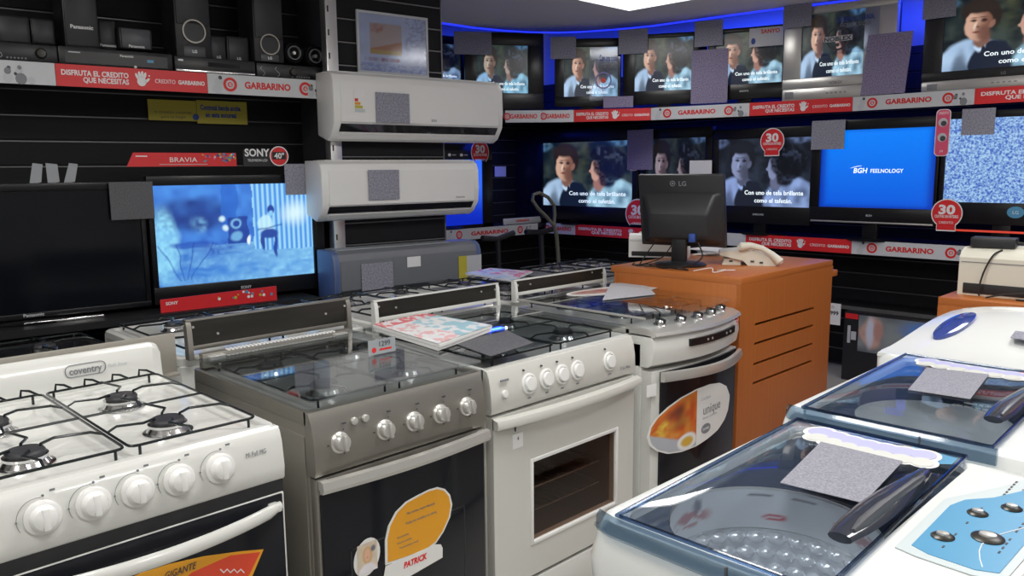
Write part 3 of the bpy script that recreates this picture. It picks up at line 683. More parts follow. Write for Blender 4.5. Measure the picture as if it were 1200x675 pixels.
# chrome glint bar of the dark television foot
b = MB(); r = FL.rect(-.05, 30, 380, 125, 387); b.box(0, r[1]-r[0], 0, .05, 0, .012, 'steel', .004); o = b.build('stand_trim'); o.location = FL.pt(r[0], -.025, .866); o.rotation_euler = (0, 0, FL.a); tag(o, 'chrome trim bar at the foot of the switched off television', 'trim bar')
sheetcard('dark grey price card on the switched off television', FL, .01, (129, 213, 180, 257), 'card_dark', group='grey price cards')
sheetcard('blue grey price card at the top right of the guitarist television', FL, .0, (334, 192, 378, 228))
# red banner under the screen
r = FL.rect(-.10, 188, 350, 325, 364)
t = fthing('banner', 'low red banner standing under the guitarist television', 'banner', FL, r[0], -.10, .877)
b = MB(); b.prism([(0, -.01), (r[1]-r[0], -.01), (r[1]-r[0], .06), (0, .05)], 0, .004, 'red_print'); b.build('panel', t)
b = MB(); b.text('SONY', .014, .05, .03, -.0003, 'white_print', bold=.03)
for k in range(16): b.disc(.25+random.random()*.28, .02+random.random()*.03, .004+random.random()*.006, -.0012, 0, random.choice(['yellow_print', 'white_print', 'panel_blue', 'sticker_orange']), n=8)
b.build('print', t)
# sign on top of the guitarist television
r = FL.rect(.03, 148, 179, 277, 195)
t = fthing('brand_sign', 'red sign with coloured dots above the guitarist television', 'sign', FL, r[0], .03, r[2])
W, H = r[1]-r[0], r[3]-r[2]
b = MB(); b.prism([(0, 0), (W, 0), (W, H), (.03, H)], 0, .004, 'red_print'); b.build('panel', t)
b = MB(); b.text('BRAVIA', H*.36, W*.50, H*.5, -.0003, 'white_print', w=W*.25); b.box(W*.28, W*.72, -.0008, 0, H*.13, H*.17, 'pale_ink'); b.box(W*.08, W*.18, -.0008, 0, H*.7, H*.78, 'white_print')
for k in range(42): b.disc(W*(.68+.31*random.random()), H*(.35+.55*random.random()), H*(.05+.06*random.random()), -.0012, 0, random.choice(['yellow_print', 'white_print', 'panel_blue', 'blue_ink', 'sticker_orange', 'yellow_print', 'panel_pink']), n=8)
b.build('print', t)
r = FL.rect(.03, 285, 176, 318, 195)
b = MB(); b.box(0, r[1]-r[0], 0, .003, 0, r[3]-r[2], 'black_satin'); b.text('SONY', .036, (r[1]-r[0])/2, .068, -.0003, 'white_print', bold=.03, w=(r[1]-r[0])*.88); b.text('TELEVISION LCD', .012, (r[1]-r[0])/2, .03, -.0003, 'white_print', w=(r[1]-r[0])*.7)
o = b.build('brand_sign'); o.location = FL.pt(r[0], .03, r[2]); o.rotation_euler = (0, 0, FL.a); tag(o, 'black sign with white capital lettering above the guitarist television', 'sign')
r = FL.rect(.025, 316, 172, 338, 194); R = (r[1]-r[0])/2
b = MB(); b.disc(0, 0, R, 0, .003, 'red_print', n=32); b.ring(0, 0, R*.9, R, -.001, 0, 'white_print'); b.box(-R*.72, R*.72, -.0006, 0, -R*.32, R*.42, 'black_satin'); b.text('40"', R*.55, 0, R*.05, -.001, 'white_print', bold=.03)
o = b.build('size_badge'); o.location = FL.pt((r[0]+r[1])/2, .025, (r[2]+r[3])/2); o.rotation_euler = (0, 0, FL.a); tag(o, 'round red badge reading 40 inches beside the black sign', 'badge')
# yellow sign behind
r = FL.rect(.40, 175, 117, 291, 142); W, H = r[1]-r[0], r[3]-r[2]
t = fthing('wall_sign', 'yellow notice on the dark slat wall under the audio shelf', 'sign', FL, r[0], .42, r[2])
b = MB(); b.box(0, W*.47, 0, .004, 0, H*.95, 'yellow_print'); b.box(W*.475, W, 0, .004, -.01, H, 'yellow_print'); b.build('panel', t)
b = MB(); b.text('Contratá banda ancha', H*.24, W*.72, H*.68, -.0004, 'blue_ink', w=W*.42, bold=.04); b.text('en esta sucursal', H*.24, W*.72, H*.34, -.0004, 'blue_ink', w=W*.32, bold=.04)
b.text('la conexión a internet', H*.12, W*.24, H*.40, -.0004, 'dark_ink', w=W*.36); b.text('para tu hogar', H*.12, W*.24, H*.18, -.0004, 'dark_ink', w=W*.24); b.disc(W*.46, H*.2, .016, -.001, 0, 'blue_ink'); b.build('lettering', t)
# small items on the shadowed ledge left
r = FL.rect(.15, 22, 196, 68, 216)
t = fthing('paper_sheet', 'crumpled white sheets lying on top of the switched off television', 'paper', FL, r[0], .04, r[2])
b = MB()
for k, (x, a) in enumerate(((.02, .3), (.09, -.4), (.15, .6))): b.prism([(x, 0), (x+.045, .01), (x+.05+.02*a, .085), (x+.01+.03*a, .09)], k*.006, k*.006+.002, 'paper_grey')
b.build('sheet', t)

# audio equipment
def mini(fn_name, label, cat, box, v, depth, group=None):
    r = FL.rect(v, *box); t = fthing(fn_name, label, cat, FL, (r[0]+r[1])/2, v, ZU, group)
    return t, r[1]-r[0], r[3]-r[2], r[2]-ZU
def cabspeaker(label, box, v=.10, logo=None, d=.14, m='charcoal', zb=None, group='small speakers on the audio shelf'):
    t, W, H, z0 = mini('speaker', label, 'speaker', box, v, d, group); z0 = z0 if zb is None else zb; t.location.z = ZU+z0
    b = MB(); b.box(-W/2, W/2, 0, d, 0, H, 'black_satin', .006); b.build('cabinet', t)
    b = MB(); b.box(-W*.44, W*.44, -.006, 0, H*.05, H*.95, m, .004); b.build('grille', t)
    if logo: b = MB(); b.text(logo, .012, 0, H*.14, -.0062, 'white_print', bold=.02); b.build('logo', t)
    return t
def receiver(label, box, v=.05, m='black_satin', style=0, d=.26):
    t, W, H, z0 = mini('audio_receiver', label, 'receiver', box, v, d, 'receivers and players on the audio shelf')
    H = H+z0-.002; 
    b = MB(); b.box(-W/2, W/2, 0, d, .008, H, m, .004)
    for s in (-1, 1): b.box(s*W*.42-.012, s*W*.42+.012, .02, .05, 0, .01, 'rubber')
    b.build('case', t)
    if style in (0, 2):
        b = MB(); b.lathe([(.02, 0), (.022, .004), (.016, .014), (.001, .015)], 'dark_metal', 24, Matrix.Translation((W*.35 if style == 0 else 0, 0, H*.55)) @ Matrix.Rotation(PI/2, 4, 'X')); b.build('volume_knob', t)
        b = MB()
        for k in range(3): b.tube([(-W*.42+W*.2*k+.012*math.sin(q*1.2), -.001, H*.2+q*H*.12) for q in range(6)], .0012, 'pale_ink', 5)
        for k in range(6): b.disc(W*.05+k*.013, H*.25, .004, -.002, 0, 'grey_ink', n=8)
        b.build('front_print', t)
    if style == 1:
        b = MB(); b.box(-W*.49, W*.49, -.004, 0, H*.12, H*.26, 'steel', .001); b.build('chrome_bar', t)
        b = MB(); b.box(-W*.1, W*.3, -.002, 0, H*.5, H*.75, 'door_glass'); b.box(-W*.46, -W*.40, -.002, 0, H*.72, H*.82, 'white_print'); b.build('display', t)
    if style == 3:
        b = MB(); b.box(-W*.45, W*.45, -.002, 0, H*.2, H*.8, 'black_satin'); b.build('fascia', t)
        b = MB(); b.text('Panasonic', .010, W*.08, H*.72, -.0022, 'white_print', bold=.02); b.box(-W*.42, -W*.32, -.003, 0, H*.7, H*.76, 'pale_ink'); b.box(W*.26, W*.32, -.003, -.002, H*.45, H*.6, 'panel_blue'); b.disc(W*.15, H*.18, .006, -.004, 0, 'white_print'); b.build('front_print', t)
receiver('dark receiver with a round dial at the left end of the audio shelf', (-70, 48, 67, 73))
receiver('long flat black player under the leftmost tall speaker', (69, 58, 202, 80), style=3)
receiver('flat player with a chrome bar under the middle tall speaker', (205, 68, 299, 86), style=1)
receiver('dark receiver with a central dial at the right end of the audio shelf', (301, 76, 384, 95), style=2)
cabspeaker('bluish black speaker at the far left on the dial receiver', (-3, 18, 35, 51), .09, m='charcoal')
cabspeaker('slightly smaller bluish speaker second from left on the dial receiver', (36, 22, 64, 52), .12)
cabspeaker('small upright speaker beside the leftmost tall speaker', (115, 24, 136, 58), .14, 'Panasonic')
cabspeaker('low centre speaker with a grey blue grille', (140, 33, 178, 58), .09, 'Panasonic', m='grey_dark')
cabspeaker('small black speaker right beside the middle tall speaker', (246, 42, 265, 71), .12, 'LG')
cabspeaker('small black speaker second to the right of the middle tall speaker', (266, 43, 292, 73), .12, 'LG')
def tower(label, box, logo, ringz=None, m='grey_dark', v=.08):
    t, W, H, z0 = mini('tower_speaker', label, 'speaker', box, v, .2, 'tall speakers on the audio shelf'); t.location.z = ZU+z0; H = max(H, .42)
    b = MB(); b.box(-W/2, W/2, 0, .2, 0, H, 'black_satin', .008); b.build('cabinet', t)
    b = MB(); b.box(-W*.46, W*.46, -.008, 0, .01 if ringz is None else ringz+.03, H*.98, 'charcoal', .004); b.build('grille', t)
    if ringz:
        b = MB(); b.ring(0, ringz, W*.29, W*.33, -.014, 0, 'silver', 28); b.disc(0, ringz, W*.29, -.008, 0, 'black_satin'); b.build('bass_port', t)
        b = MB(); b.box(-W*.3, W*.3, -.004, 0, .005, ringz*.45, m, .002); b.text(logo, .013, 0, ringz*.25, -.0045, 'white_print', bold=.03); b.build('logo_plate', t)
    else: b = MB(); b.text(logo, .016, 0, .09, -.009, 'white_print', bold=.03); b.build('logo', t)
tower('tall black speaker without a ring, leftmost of the tall ones', (73, -30, 114, 57), 'Panasonic', m='charcoal')
tower('middle tall speaker with a chrome ringed port on the audio shelf', (204, -30, 246, 68), 'LG', .12)
tower('tall speaker with a low ringed port nearest the white column post', (296, -30, 331, 73), 'LG', .085)
for (cx, cy, l) in ((345, 63, 'round black speaker left of its twin by the column post'), (370, 67, 'round black speaker nearest the column post')):
    r = FL.rect(.10, cx-12, cy-13, cx+12, cy+12); R = (r[1]-r[0])/2
    t = fthing('round_speaker', l, 'speaker', FL, (r[0]+r[1])/2, .10, r[2], 'small speakers on the audio shelf')
    b = MB(); b.lathe([(.001, .10), (R*.8, .10), (R, .06), (R, .01), (R*.9, 0), (R*.75, .01), (R*.3, .03), (.001, .02)], 'black_gloss', 32, Matrix.Translation((0, 0, R)) @ Matrix.Rotation(-PI/2, 4, 'X')); b.build('cabinet', t)
    b = MB(); b.ring(0, R, R*.55, R*.62, -.004, .012, 'grey_ink'); b.disc(0, R, R*.15, .0, .02, 'silver_light'); b.build('cone', t)

# ------------------------------------------------------------------ air conditioners
def aircon(label, box, v, dark=False, h=None):
    r = FL.rect(v, *box); W = r[1]-r[0]; H = r[3]-r[2]; D = .19
    t = fthing('air_conditioner', label, 'air conditioner', FL, r[0], v, r[2], 'wall air conditioners on the column')
    wm = 'grey_plastic' if dark else 'white_plastic'
    prof = [(D, .03), (D, H), (.05, H), (.018, H-.018), (.004, H-.05), (.0, H*.5), (.008, H*.24), (.05, .02), (.09, 0)]
    b = MB()
    b.loft([[(x, y if i else y, z) for i, (y, z) in enumerate(prof)] for x in (.008, W-.008)], 'grey_plastic' if dark else 'white_plastic')
    for x0, s in ((0, 1), (W, -1)): b.loft([[(x0+s*q, (y-D/2)*k+D/2, (z-H/2)*k+H/2) for y, z in prof] for q, k in ((0, .90), (.004, .98), (.012, 1.0), (.035, 1.006))], 'grey_blue' if dark else 'white_plastic')
    b.build('housing', t)
    b = MB(); b.loft([[(x, y-.004, z) for y, z in ((.006, H-.05), (.000, H*.6), (.002, H*.27))]+[(x, y+.004, z) for y, z in ((.002, H*.27), (.0, H*.6), (.006, H-.05))] for x in (.04, W-.04)], 'grey_plastic' if dark else 'white_plastic'); b.build('front_panel', t)
    b = MB()
    b.loft([[(x, .004, H*.245), (x, .030, H*.13), (x, .034, H*.14), (x, .012, H*.25)] for x in (.04, W-.04)], 'grey_dark' if dark else 'black_gloss')
    b.build('air_outlet', t)
    b = MB(); b.loft([[(x, .030, H*.105), (x, .058, H*.03), (x, .062, H*.04), (x, .036, H*.115)] for x in (.05, W-.05)], wm, X=None); b.build('louvre', t)
    b = MB(); b.box(.05, W*(.80 if dark else .97), .05, D-.005, H-.004, H+.003, 'paper_grey' if dark else 'white_plastic', .001)
    for k in range(24): x = .06+(W-.12)*k/23; x *= .8 if dark else 1; b.box(x, x+.006, .07, D-.02, H+.003, H+.0045, 'cream_plastic' if not dark else 'grey_ink')
    b.build('top_grille', t)
    return t, W, H
V = -.19
t, W, H = aircon('upper white air conditioner with an energy label on the column', (391, 89, 590, 166), V)
b = MB(); x0 = .115
for k, m in enumerate(('panel_grey', 'yellow_print', 'sticker_orange', 'red_ink')): b.prism([(x0, H*(.42+.05*k)), (x0+.018+.012*(3-k), H*(.42+.05*k)), (x0+.018+.012*(3-k), H*(.46+.05*k)), (x0, H*(.46+.05*k))], -.006, -.0045, m)
b.box(x0-.003, x0+.06, -.0052, -.0042, H*.62, H*.74, 'white_print'); b.build('energy_label', t)
b = MB(); b.text('BGH', .012, W*.55, H*.33, -.0045, 'grey_ink'); b.build('logo', t)
t, W, H = aircon('middle white air conditioner on the column', (377, 188, 562, 256), V)
b = MB(); b.text('Electrolux', .010, W*.86, H*.34, -.0045, 'grey_ink'); b.build('logo', t)
t, W, H = aircon('grey silver air conditioner standing lowest behind the stoves', (391, 289, 565, 349), V, True)
AC3Z = t.location.z
b = MB(); b.box(W*.46, W*.55, -.007, -.005, H*.6, H*.8, 'white_print'); b.box(W*.82, W*.88, -.007, -.005, H*.22, H*.72, 'yellow_print'); b.box(W*.88, W*.99, -.007, -.005, H*.3, H*.72, 'pale_ink'); b.build('sticker', t)
for bx, l in (((441, 109, 480, 144), 'square grey card on the upper air conditioner'), ((432, 199, 468, 234), 'square grey card on the middle air conditioner'), ((424, 308, 461, 342), 'square grey card on the lowest grey air conditioner')):
    sheetcard(l, FL, V-.012, bx)
# stand under the lowest air conditioner
b = MB(); b.box(FL.hit(393, 345, V)[0]+.02, .95, V+.02, V+.185, .80, AC3Z-.001, 'black_satin', .003)
for u in (.45, 1.15): b.box(u-.03 if u < 1 else .9, u+.02 if u < 1 else .94, V+.04, V+.17, 0, .80, 'black_satin')
o = b.build('appliance_stand'); o.location = FL.pt(0, 0, 0); o.rotation_euler = (0, 0, FL.a); tag(o, 'low black stand in front of the column carrying the grey air conditioner', 'stand')
# framed poster
r = FL.rect(-.02, 419, 16, 502, 88); W, H = r[1]-r[0], r[3]-r[2]
t = fthing('framed_poster', 'framed leaflet with an orange drawing above the upper air conditioner', 'poster', FL, r[0], -.02, r[2])
b = MB()
for a in ((0, W, 0, .014), (0, W, H-.014, H), (0, .014, .014, H-.014), (W-.014, W, .014, H-.014)): b.box(a[0], a[1], 0, .014, a[2], a[3], 'pale_ink', .002)
b.build('frame', t)
def poster(u, v):
    c = mix((.60, .62, .68), (.74, .77, .84), vn(u*4, v*5))
    if .15 < u < .62 and .30 < v < .86:
        c = (.66, .48, .36) if v > .30+.55*u*.6+.05 else (.62, .24, .08)
        if v < .40: c = (.62, .38, .06)
        c = mix(c, (.55, .18, .08), ell(u, v, .27, .76, .10, .08, .6)*vn(u*30, v*30))
    if .08 < u < .60 and .19 < v < .25: c = mix(c, (.40, .15, .2), vn(u*40, 3))
    if u > .68 and v > .2: c = mix(c, (.30, .30, .42), .5*(vn(u*30, v*40) > .55))
    if v < .16: c = mix(c, (.25, .25, .6), .5*(vn(u*30, v*60) > .5))
    return c
o = picture('poster', poster, 60, 50, .012, W-.012, .012, H-.012, .006, 'print', t, 'leaflet')
t2 = MB(); t2.box(.012, W-.012, .002, .004, .012, H-.012, 'clear_film'); t2.build('cover_sheet', t)

# ------------------------------------------------------------------ stoves
def burner(parent, x, y, z, R=.045):
    t = MB(); t.lathe([(R*1.25, 0), (R*1.25, .002), (R*1.08, .004), (R*.92, .014), (R*.98, .016), (R*.98, .022), (R*.8, .023), (R*.3, .023)], 'steel', 30, Matrix.Translation((x, y, z)))
    o = t.build('burner', parent)
    for_cap = MB(); for_cap.lathe([(R*.84, .0), (R*.86, .006), (R*.78, .011), (R*.2, .012)], 'cap', 26, Matrix.Translation((x, y, z+.023))); for_cap.build('burner_cap', o)
    return o
def grate(parent, x0, x1, y0, y1, z, burners, r=.0033, hooks=False, mid=True):
    b = MB(); zt = z+.030
    b.tube([(p[0], p[1], zt-.006) for p in rr(x0, x1, y0, y1, .018, 0, 3)], r, 'wire', 8, True)
    if mid: b.tube([(x0, (y0+y1)/2, zt-.006), (x1, (y0+y1)/2, zt-.006)], r, 'wire')
    for (x, y) in ((x0+.02, y0), (x1-.02, y0), (x0+.02, y1), (x1-.02, y1)): b.tube([(x, y, zt-.006), (x, y, z)], r, 'wire', 6)
    for bx, by in burners:
        ends = [(bx, y0, 0, -1) if by < (y0+y1)/2 or not mid else (bx, (y0+y1)/2, 0, -1), (bx, (y0+y1)/2, 0, 1) if by < (y0+y1)/2 and mid else (bx, y1, 0, 1), (x0, by, -1, 0), (x1, by, 1, 0)]
        for (ex, ey, dx, dy) in ends:
            ix, iy = bx+dx*.030, by+dy*.030
            px, py = dy, dx
            b.tube([(ex+px*.0, ey, zt-.006), (ex*.8+ix*.2, ey*.8+iy*.2, zt+.004), (bx+dx*.062+px*.02, by+dy*.062+py*.02, zt+.004), (ix, iy, zt+.003)], r, 'wire', 7)
            b.tube([(ix, iy, zt+.003), (ix, iy, z+.024)], r*.9, 'wire', 6)
    if hooks:
        for k in range(4):
            x = x0+(x1-x0)*(k+.5)/4; b.tube([(x-.012, y1, zt-.006), (x-.008, y1+.004, zt+.012), (x+.008, y1-.01, zt+.010), (x+.022, y1-.03, zt+.001)], r, 'wire', 7)
    return b.build('grate', parent)
def knob(parent, x, y, z, style, tilt=10):
    X = Matrix.Translation((x, y, z)) @ Matrix.Rotation(math.radians(90-tilt), 4, 'X'); b = MB()
    if style == 'white':
        b.lathe([(.034, -.004), (.034, .006), (.031, .009), (.026, .010), (.0255, .016), (.021, .026), (.012, .031), (.001, .032)], 'white_plastic', 32, X)
        b.box(-.007, .007, -.022, .022, .018, .033, 'white_plastic', .004, X)
    elif style == 'silver':
        b.lathe([(.027, -.004), (.027, .004), (.022, .008), (.020, .022), (.017, .026), (.001, .027)], 'silver_light', 32, X)
        b.box(-.0055, .0055, -.020, .020, .012, .036, 'silver_light', .003, X)
    elif style == 'flat':
        b.lathe([(.033, -.004), (.033, .003), (.030, .0055), (.026, .0055), (.025, .002), (.023, .003), (.022, .011), (.020, .013), (.001, .0135)], 'white_plastic', 32, X)
    elif style == 'button': b.lathe([(.010, -.003), (.010, .004), (.007, .007), (.001, .0075)], 'silver_light', 20, X)
    elif style == 'chrome':
        b.lathe([(.026, -.002), (.026, .004), (.020, .007), (.019, .020), (.015, .024), (.001, .025)], 'steel', 28, X); b.box(-.006, .006, -.018, .018, .014, .03, 'charcoal', .002, X)
    return b.build('knob' if style != 'button' else 'button', parent)
def knob_marks(b, x, z, R, y, ink='grey_ink', side=0):
    n = 14; b.tube([(x-R*.25+R*1.0*math.cos(math.radians(75+200*k/n)), y, z+R*1.1*math.sin(math.radians(75+200*k/n))) for k in range(n+1)], .0007, ink, 4)
    b.disc(x+R*.1, z+R*1.15, .0028, y-.0008, y+.001, ink, n=8); b.disc(x-R*1.25, z, .002, y-.0008, y+.001, ink, n=8); b.disc(x+R*.9, z-R*.7, .002, y-.0008, y+.001, ink, n=8); b.box(x+R*.45, x+R*.72, y-.0008, y+.001, z+R*1.28, z+R*1.4, ink)
def guard(parent, u0, u1, z0, z1, y, fm):
    b = MB()
    b.prism([(u0+.012, z0+.012), (u1-.012, z0+.012), (u1-.012, z1-.004), (u0+.012, z1-.004)], y, y+.006, 'dark_metal')
    for s, x in ((1, u0), (-1, u1)):
        b.loft([[(x, y-.014, z0-.03), (x, y-.006, z1-.02), (x, y+.002, z1), (x, y+.016, z1), (x, y+.016, z0-.03)], [(x+s*.016, y-.014, z0-.03), (x+s*.016, y-.006, z1-.02), (x+s*.016, y+.002, z1), (x+s*.016, y+.016, z1), (x+s*.016, y+.016, z0-.03)]], fm)
    b.box(u0, u1, y-.002, y+.016, z1-.004, z1+.002, fm, .001); b.box(u0+.01, u1-.01, y-.004, y+.012, z0-.002, z0+.012, fm, .001)
    for x, z in ((u0+.10, z0+.04), (u1-.10, z0+.05), (u0+.022, z1-.022), (u1-.022, z1-.025)):
        b.disc(x, z, .004, y-.004, y, 'silver_light', n=10)
    return b.build('back_guard', parent)
def legs(parent, w, d):
    for x, y in ((.05, .06), (w-.05, .06), (.05, d-.06), (w-.05, d-.06)):
        b = MB(); b.lathe([(.016, 0), (.018, .01), (.014, .055)], 'rubber', 16, Matrix.Translation((x, y, 0))); b.build('leg', parent)
def glasslid(parent, x0, x1, y0, y1, z, dz=0, m='lid_glass'):
    b = MB(); pts = rr2(x0, x1, y0, y1, .015, 4); b.slab(pts, z, z+.005, m)
    b.box(x0+.04, x0+.09, y1-.03, y1+.0, z-.012, z+.007, 'silver_light', .002); b.box(x1-.09, x1-.04, y1-.03, y1, z-.012, z+.007, 'silver_light', .002)
    o = b.build('glass_lid', parent); return o

# --- stove 1: white, open hob, black door
X0 = .24; w1 = .674; D1 = .70
t = thing('gas_stove', 'white open topped gas stove nearest the camera on the left', 'gas stove', (X0, 1.70, 0), 0, 'gas stoves in the front row')
b = MB(); b.box(.004, w1-.004, .03, D1, .05, .86, 'enamel', .004); b.build('body', t)
b = MB()   # hob tray with raised rim
rings = [rr(0, w1, .018, D1, .02, z, 4) for z in (.845, .88)] + [rr(.001, w1-.001, .019, D1-.001, .02, .892, 4), rr(.006, w1-.006, .024, D1-.006, .018, .898, 4), rr(.022, w1-.022, .042, D1-.03, .016, .898, 4), rr(.034, w1-.034, .054, D1-.042, .014, .888, 4), rr(.30, w1-.30, .30, D1-.30, .01, .886, 4)]
b.loft(rings, 'enamel'); b.build('hob_top', t)
b = MB()
PF = [(.03, .765), (.006, .765), (.0, .772), (-.003, .80), (.004, .86), (.012, .885), (.02, .893), (.04, .893)]
def pan(x0, x1, prof, m, bm): bm.loft([[(x, y, z) for y, z in prof] for x in (x0, x1)], m)
pan(0, w1, PF, 'enamel', b)
b.build('control_panel', t)
b = MB()
for x in (.397, .489, .576, .663, .756): knob_marks(b, x-X0, .838, .036, -.0005)
b.text('Mi Full MG', .012, .875-X0-.03, .848, .0, 'grey_ink', w=.05); b.build('panel_print', t)
for x in (.397, .489, .576, .663, .756): knob(t, x-X0, .0, .836, 'white', 6)
for bx, by in ((.42, 1.885), (.72, 1.888), (.717, 2.177), (.42, 2.177)): burner(t, bx-X0, by-1.70, .888)
grate(t, .045, .335, .05, .655, .893, ((.18, .185), (.18, .477)), hooks=True)
grate(t, .345, .635, .05, .655, .893, ((.48, .188), (.477, .477)), hooks=True)
b = MB()   # backsplash
prof = [(D1-.01, .895), (D1-.004, .93), (D1+.0, .985), (D1+.012, 1.0), (D1+.022, 1.0), (D1+.022, .86)]
n = 8; rg = []
for x, k in [(0, 1.)] + [(w1-.035+.03*math.sin(q/n*PI/2), 1-.22*(1-math.cos(q/n*PI/2))) for q in range(n+1)]:
    rg.append([(x, y, .895+(z-.895)*k if z > .9 else z) for y, z in prof])
b.loft(rg, 'enamel'); b.build('backsplash', t)
b = MB(); b.box(.0, w1+.055, D1+.03, D1+.045, .89, 1.012, 'greige', .003); b.box(w1-.01, w1+.05, D1+.0, D1+.03, .885, .895, 'greige', .002); b.build('back_plate', t)
b = MB(); cx, cz, yy = .701-X0, .955, D1-.0045
b.text('coventry', .020, cx, cz, yy-.001, 'grey_ink', w=.085, bold=.02)
rp = [(p[0], yy-.0005, p[1]) for p in rr2(cx-.052, cx+.052, cz-.017, cz+.017, .014, 4)]; b.tube(rp, .0013, 'grey_ink', 5, True); b.text('full line', .010, cx+.085, cz, yy-.001, 'pale_ink', w=.05); b.build('logo', t)
dr = MB(); dr.box(.004, w1-.004, .0, .03, .13, .735, 'enamel', .003); d = dr.build('oven_door', t)
g = MB(); g.box(.008, w1-.012, -.008, .0, .14, .734, 'door_glass', .002); g.build('door_glass', d)
g = MB(); g.box(.003, w1-.003, .004, .06, .734, .766, 'black_matt'); g.build('dark_gap', t)  # darkness of the gap under the panel, put in as a black box
b = MB(); n = 16
rings = []
for k in range(n+1):
    s = k/n; x = .05+(w1-.075)*s; bow = math.sin(PI*s); y = -.02-.055*bow**.7; z = .712-.004*bow; hh = .016 if 0 < k < n else .010
    rings.append([(x, y+.010*math.cos(a), z+hh*math.sin(a)) for a in [2*PI*q/10 for q in range(10)]])
b.loft(rings, 'enamel')
for x in (.065, w1-.04): b.box(x-.012, x+.012, -.035, -.005, .702, .720, 'enamel', .004)
b.build('handle', d)
b = MB(); r = FS.rect(-.01, 40, 642, 309, 675); xr = FS.hit(309, 643, -.01); xl = FS.hit(165, 669, -.01)
Z = lambda x, y: (FS.hit(x, y, -.01)[0]-X0, FS.hit(x, y, -.01)[1])
outl = [Z(309, 644), Z(285, 646), Z(240, 652), Z(200, 661), Z(165, 672), Z(120, 692), Z(170, 720), Z(290, 690), Z(298, 670)]
b.prism(outl, -.0095, -.008, 'sticker_orange'); cxm = sum(p[0] for p in outl)/9; czm = sum(p[1] for p in outl)/9
b.prism([Z(305, 647), Z(270, 651), Z(225, 671), Z(190, 700), Z(280, 692), Z(293, 672)], -.0102, -.0095, 'sticker_red')
b.text('GIGANTE', .016, *Z(212, 668), -.0103, 'dark_ink', w=.07, shear=.3); b.tube([(Z(258+4*k, 667+(k % 2)*4)[0], -.0105, Z(258+4*k, 667+(k % 2)*4)[1]) for k in range(8)], .0015, 'white_print', 5); b.build('sticker', d)
b = MB(); b.box(.006, w1-.006, .0, .03, .055, .125, 'enamel', .003); b.build('lower_drawer', t); legs(t, w1, D1)

# --- stove 2: silver with glass lid
X0 = .995; w2 = .575; D2 = .68
t = thing('gas_stove', 'silver gas stove with closed glass lid and orange door sticker', 'gas stove', (X0, 1.70, 0), 0, 'gas stoves in the front row')
b = MB(); b.box(.002, w2-.002, .03, D2, .05, .885, 'silver', .003); b.box(-.002, .006, .04, D2-.02, .09, .84, 'silver', .002); b.build('body', t)
b = MB(); rings = [rr(0, w2, .02, D2, .012, z, 3) for z in (.87, .905)] + [rr(.012, w2-.012, .034, D2-.012, .012, .905, 3), rr(.02, w2-.02, .045, D2-.02, .012, .893, 3)]
b.loft(rings, 'silver'); b.box(.02, w2-.02, .045, D2-.02, .893, .895, 'hob_dark'); b.build('hob_top', t)
b = MB(); pan(0, w2, [(.035, .742), (.0, .742), (-.006, .76), (-.004, .82), (.006, .875), (.020, .903), (.04, .905)], 'silver', b); b.build('control_panel', t)
b = MB()
for x in (1.068, 1.207, 1.304, 1.398, 1.497):
    X_ = x-X0
    for a in (70, 180, 290): b.disc(X_+.034*math.cos(math.radians(a)), .818+.034*math.sin(math.radians(a)), .002, -.0065, -.004, 'dark_ink', n=8)
    b.box(X_+.012, X_+.022, -.003, -.0, .862, .866, 'dark_ink')
b.build('panel_print', t)
for x in (1.068, 1.207, 1.304, 1.398, 1.497): knob(t, x-X0, -.004, .818, 'silver', 8)
for x in (1.116, 1.15): knob(t, x-X0, -.001, .862, 'button', 12)
bp = ((.15, .18), (.43, .18), (.15, .48), (.43, .48))
for bx, by in bp: burner(t, bx, by, .895, .042 if bx < .3 else .036)
grate(t, .035, .283, .06, .62, .897, (bp[0], bp[2])); grate(t, .292, w2-.035, .06, .62, .897, (bp[1], bp[3]))
glasslid(t, -.006, w2-.01, -.012, .66, .938)
b = MB(); b.box(.02, w2-.02, D2-.03, D2, .905, .95, 'silver', .003)
for k in range(30): b.box(.10+k*.013, .107+k*.013, D2-.033, D2-.012, .949, .953, 'white_print')
b.build('vent_rail', t)
guard(t, .005, w2+.022, .952, 1.045, D2+.045, 'silver')
d = MB(); d.box(.004, w2-.004, .0, .03, .14, .735, 'silver', .004); d = d.build('oven_door', t)
g = MB(); g.box(.010, w2-.010, -.008, .0, .15, .695, 'door_glass', .002); g.build('door_glass', d)
g = MB()
for bx0, bx1, bz0, bz1 in ((.09, w2-.09, .52, .524), (.09, w2-.09, .25, .254), (.09, .094, .25, .524), (w2-.094, w2-.09, .25, .524)): g.box(bx0, bx1, -.0085, -.008, bz0, bz1, 'charcoal')
g.build('window_border', d)
b = MB(); n = 14; rings = []
for k in range(n+1):
    s = k/n; x = .004+(w2-.008)*s; y = -.022-.020*math.sin(PI*s)
    rings.append([(x, y-.006, .705), (x, y-.012, .716), (x, y-.008, .735), (x, y+.006, .738), (x, y+.006, .704)])
b.loft(rings, 'silver_light')
for x in (.02, w2-.02): b.box(x-.012, x+.012, -.025, -.0, .708, .733, 'silver_light', .002)
b.build('handle', d)
b = MB(); Z = lambda x, y: (FS.hit(x, y, -.008)[0]-X0, FS.hit(x, y, -.008)[1])
def zz(px): return [Z(400+x/5.87, 560+y/5.87) for x, y in px]
leaf = zz([(300, 600), (298, 430), (320, 330), (370, 235), (440, 165), (520, 120), (600, 80), (660, 63), (710, 75), (745, 115), (760, 180), (745, 270), (700, 370), (650, 445), (580, 500), (450, 550)])
b.prism(leaf, -.0102, -.008, 'paper'); lc = (sum(p[0] for p in leaf)/16, sum(p[1] for p in leaf)/16)
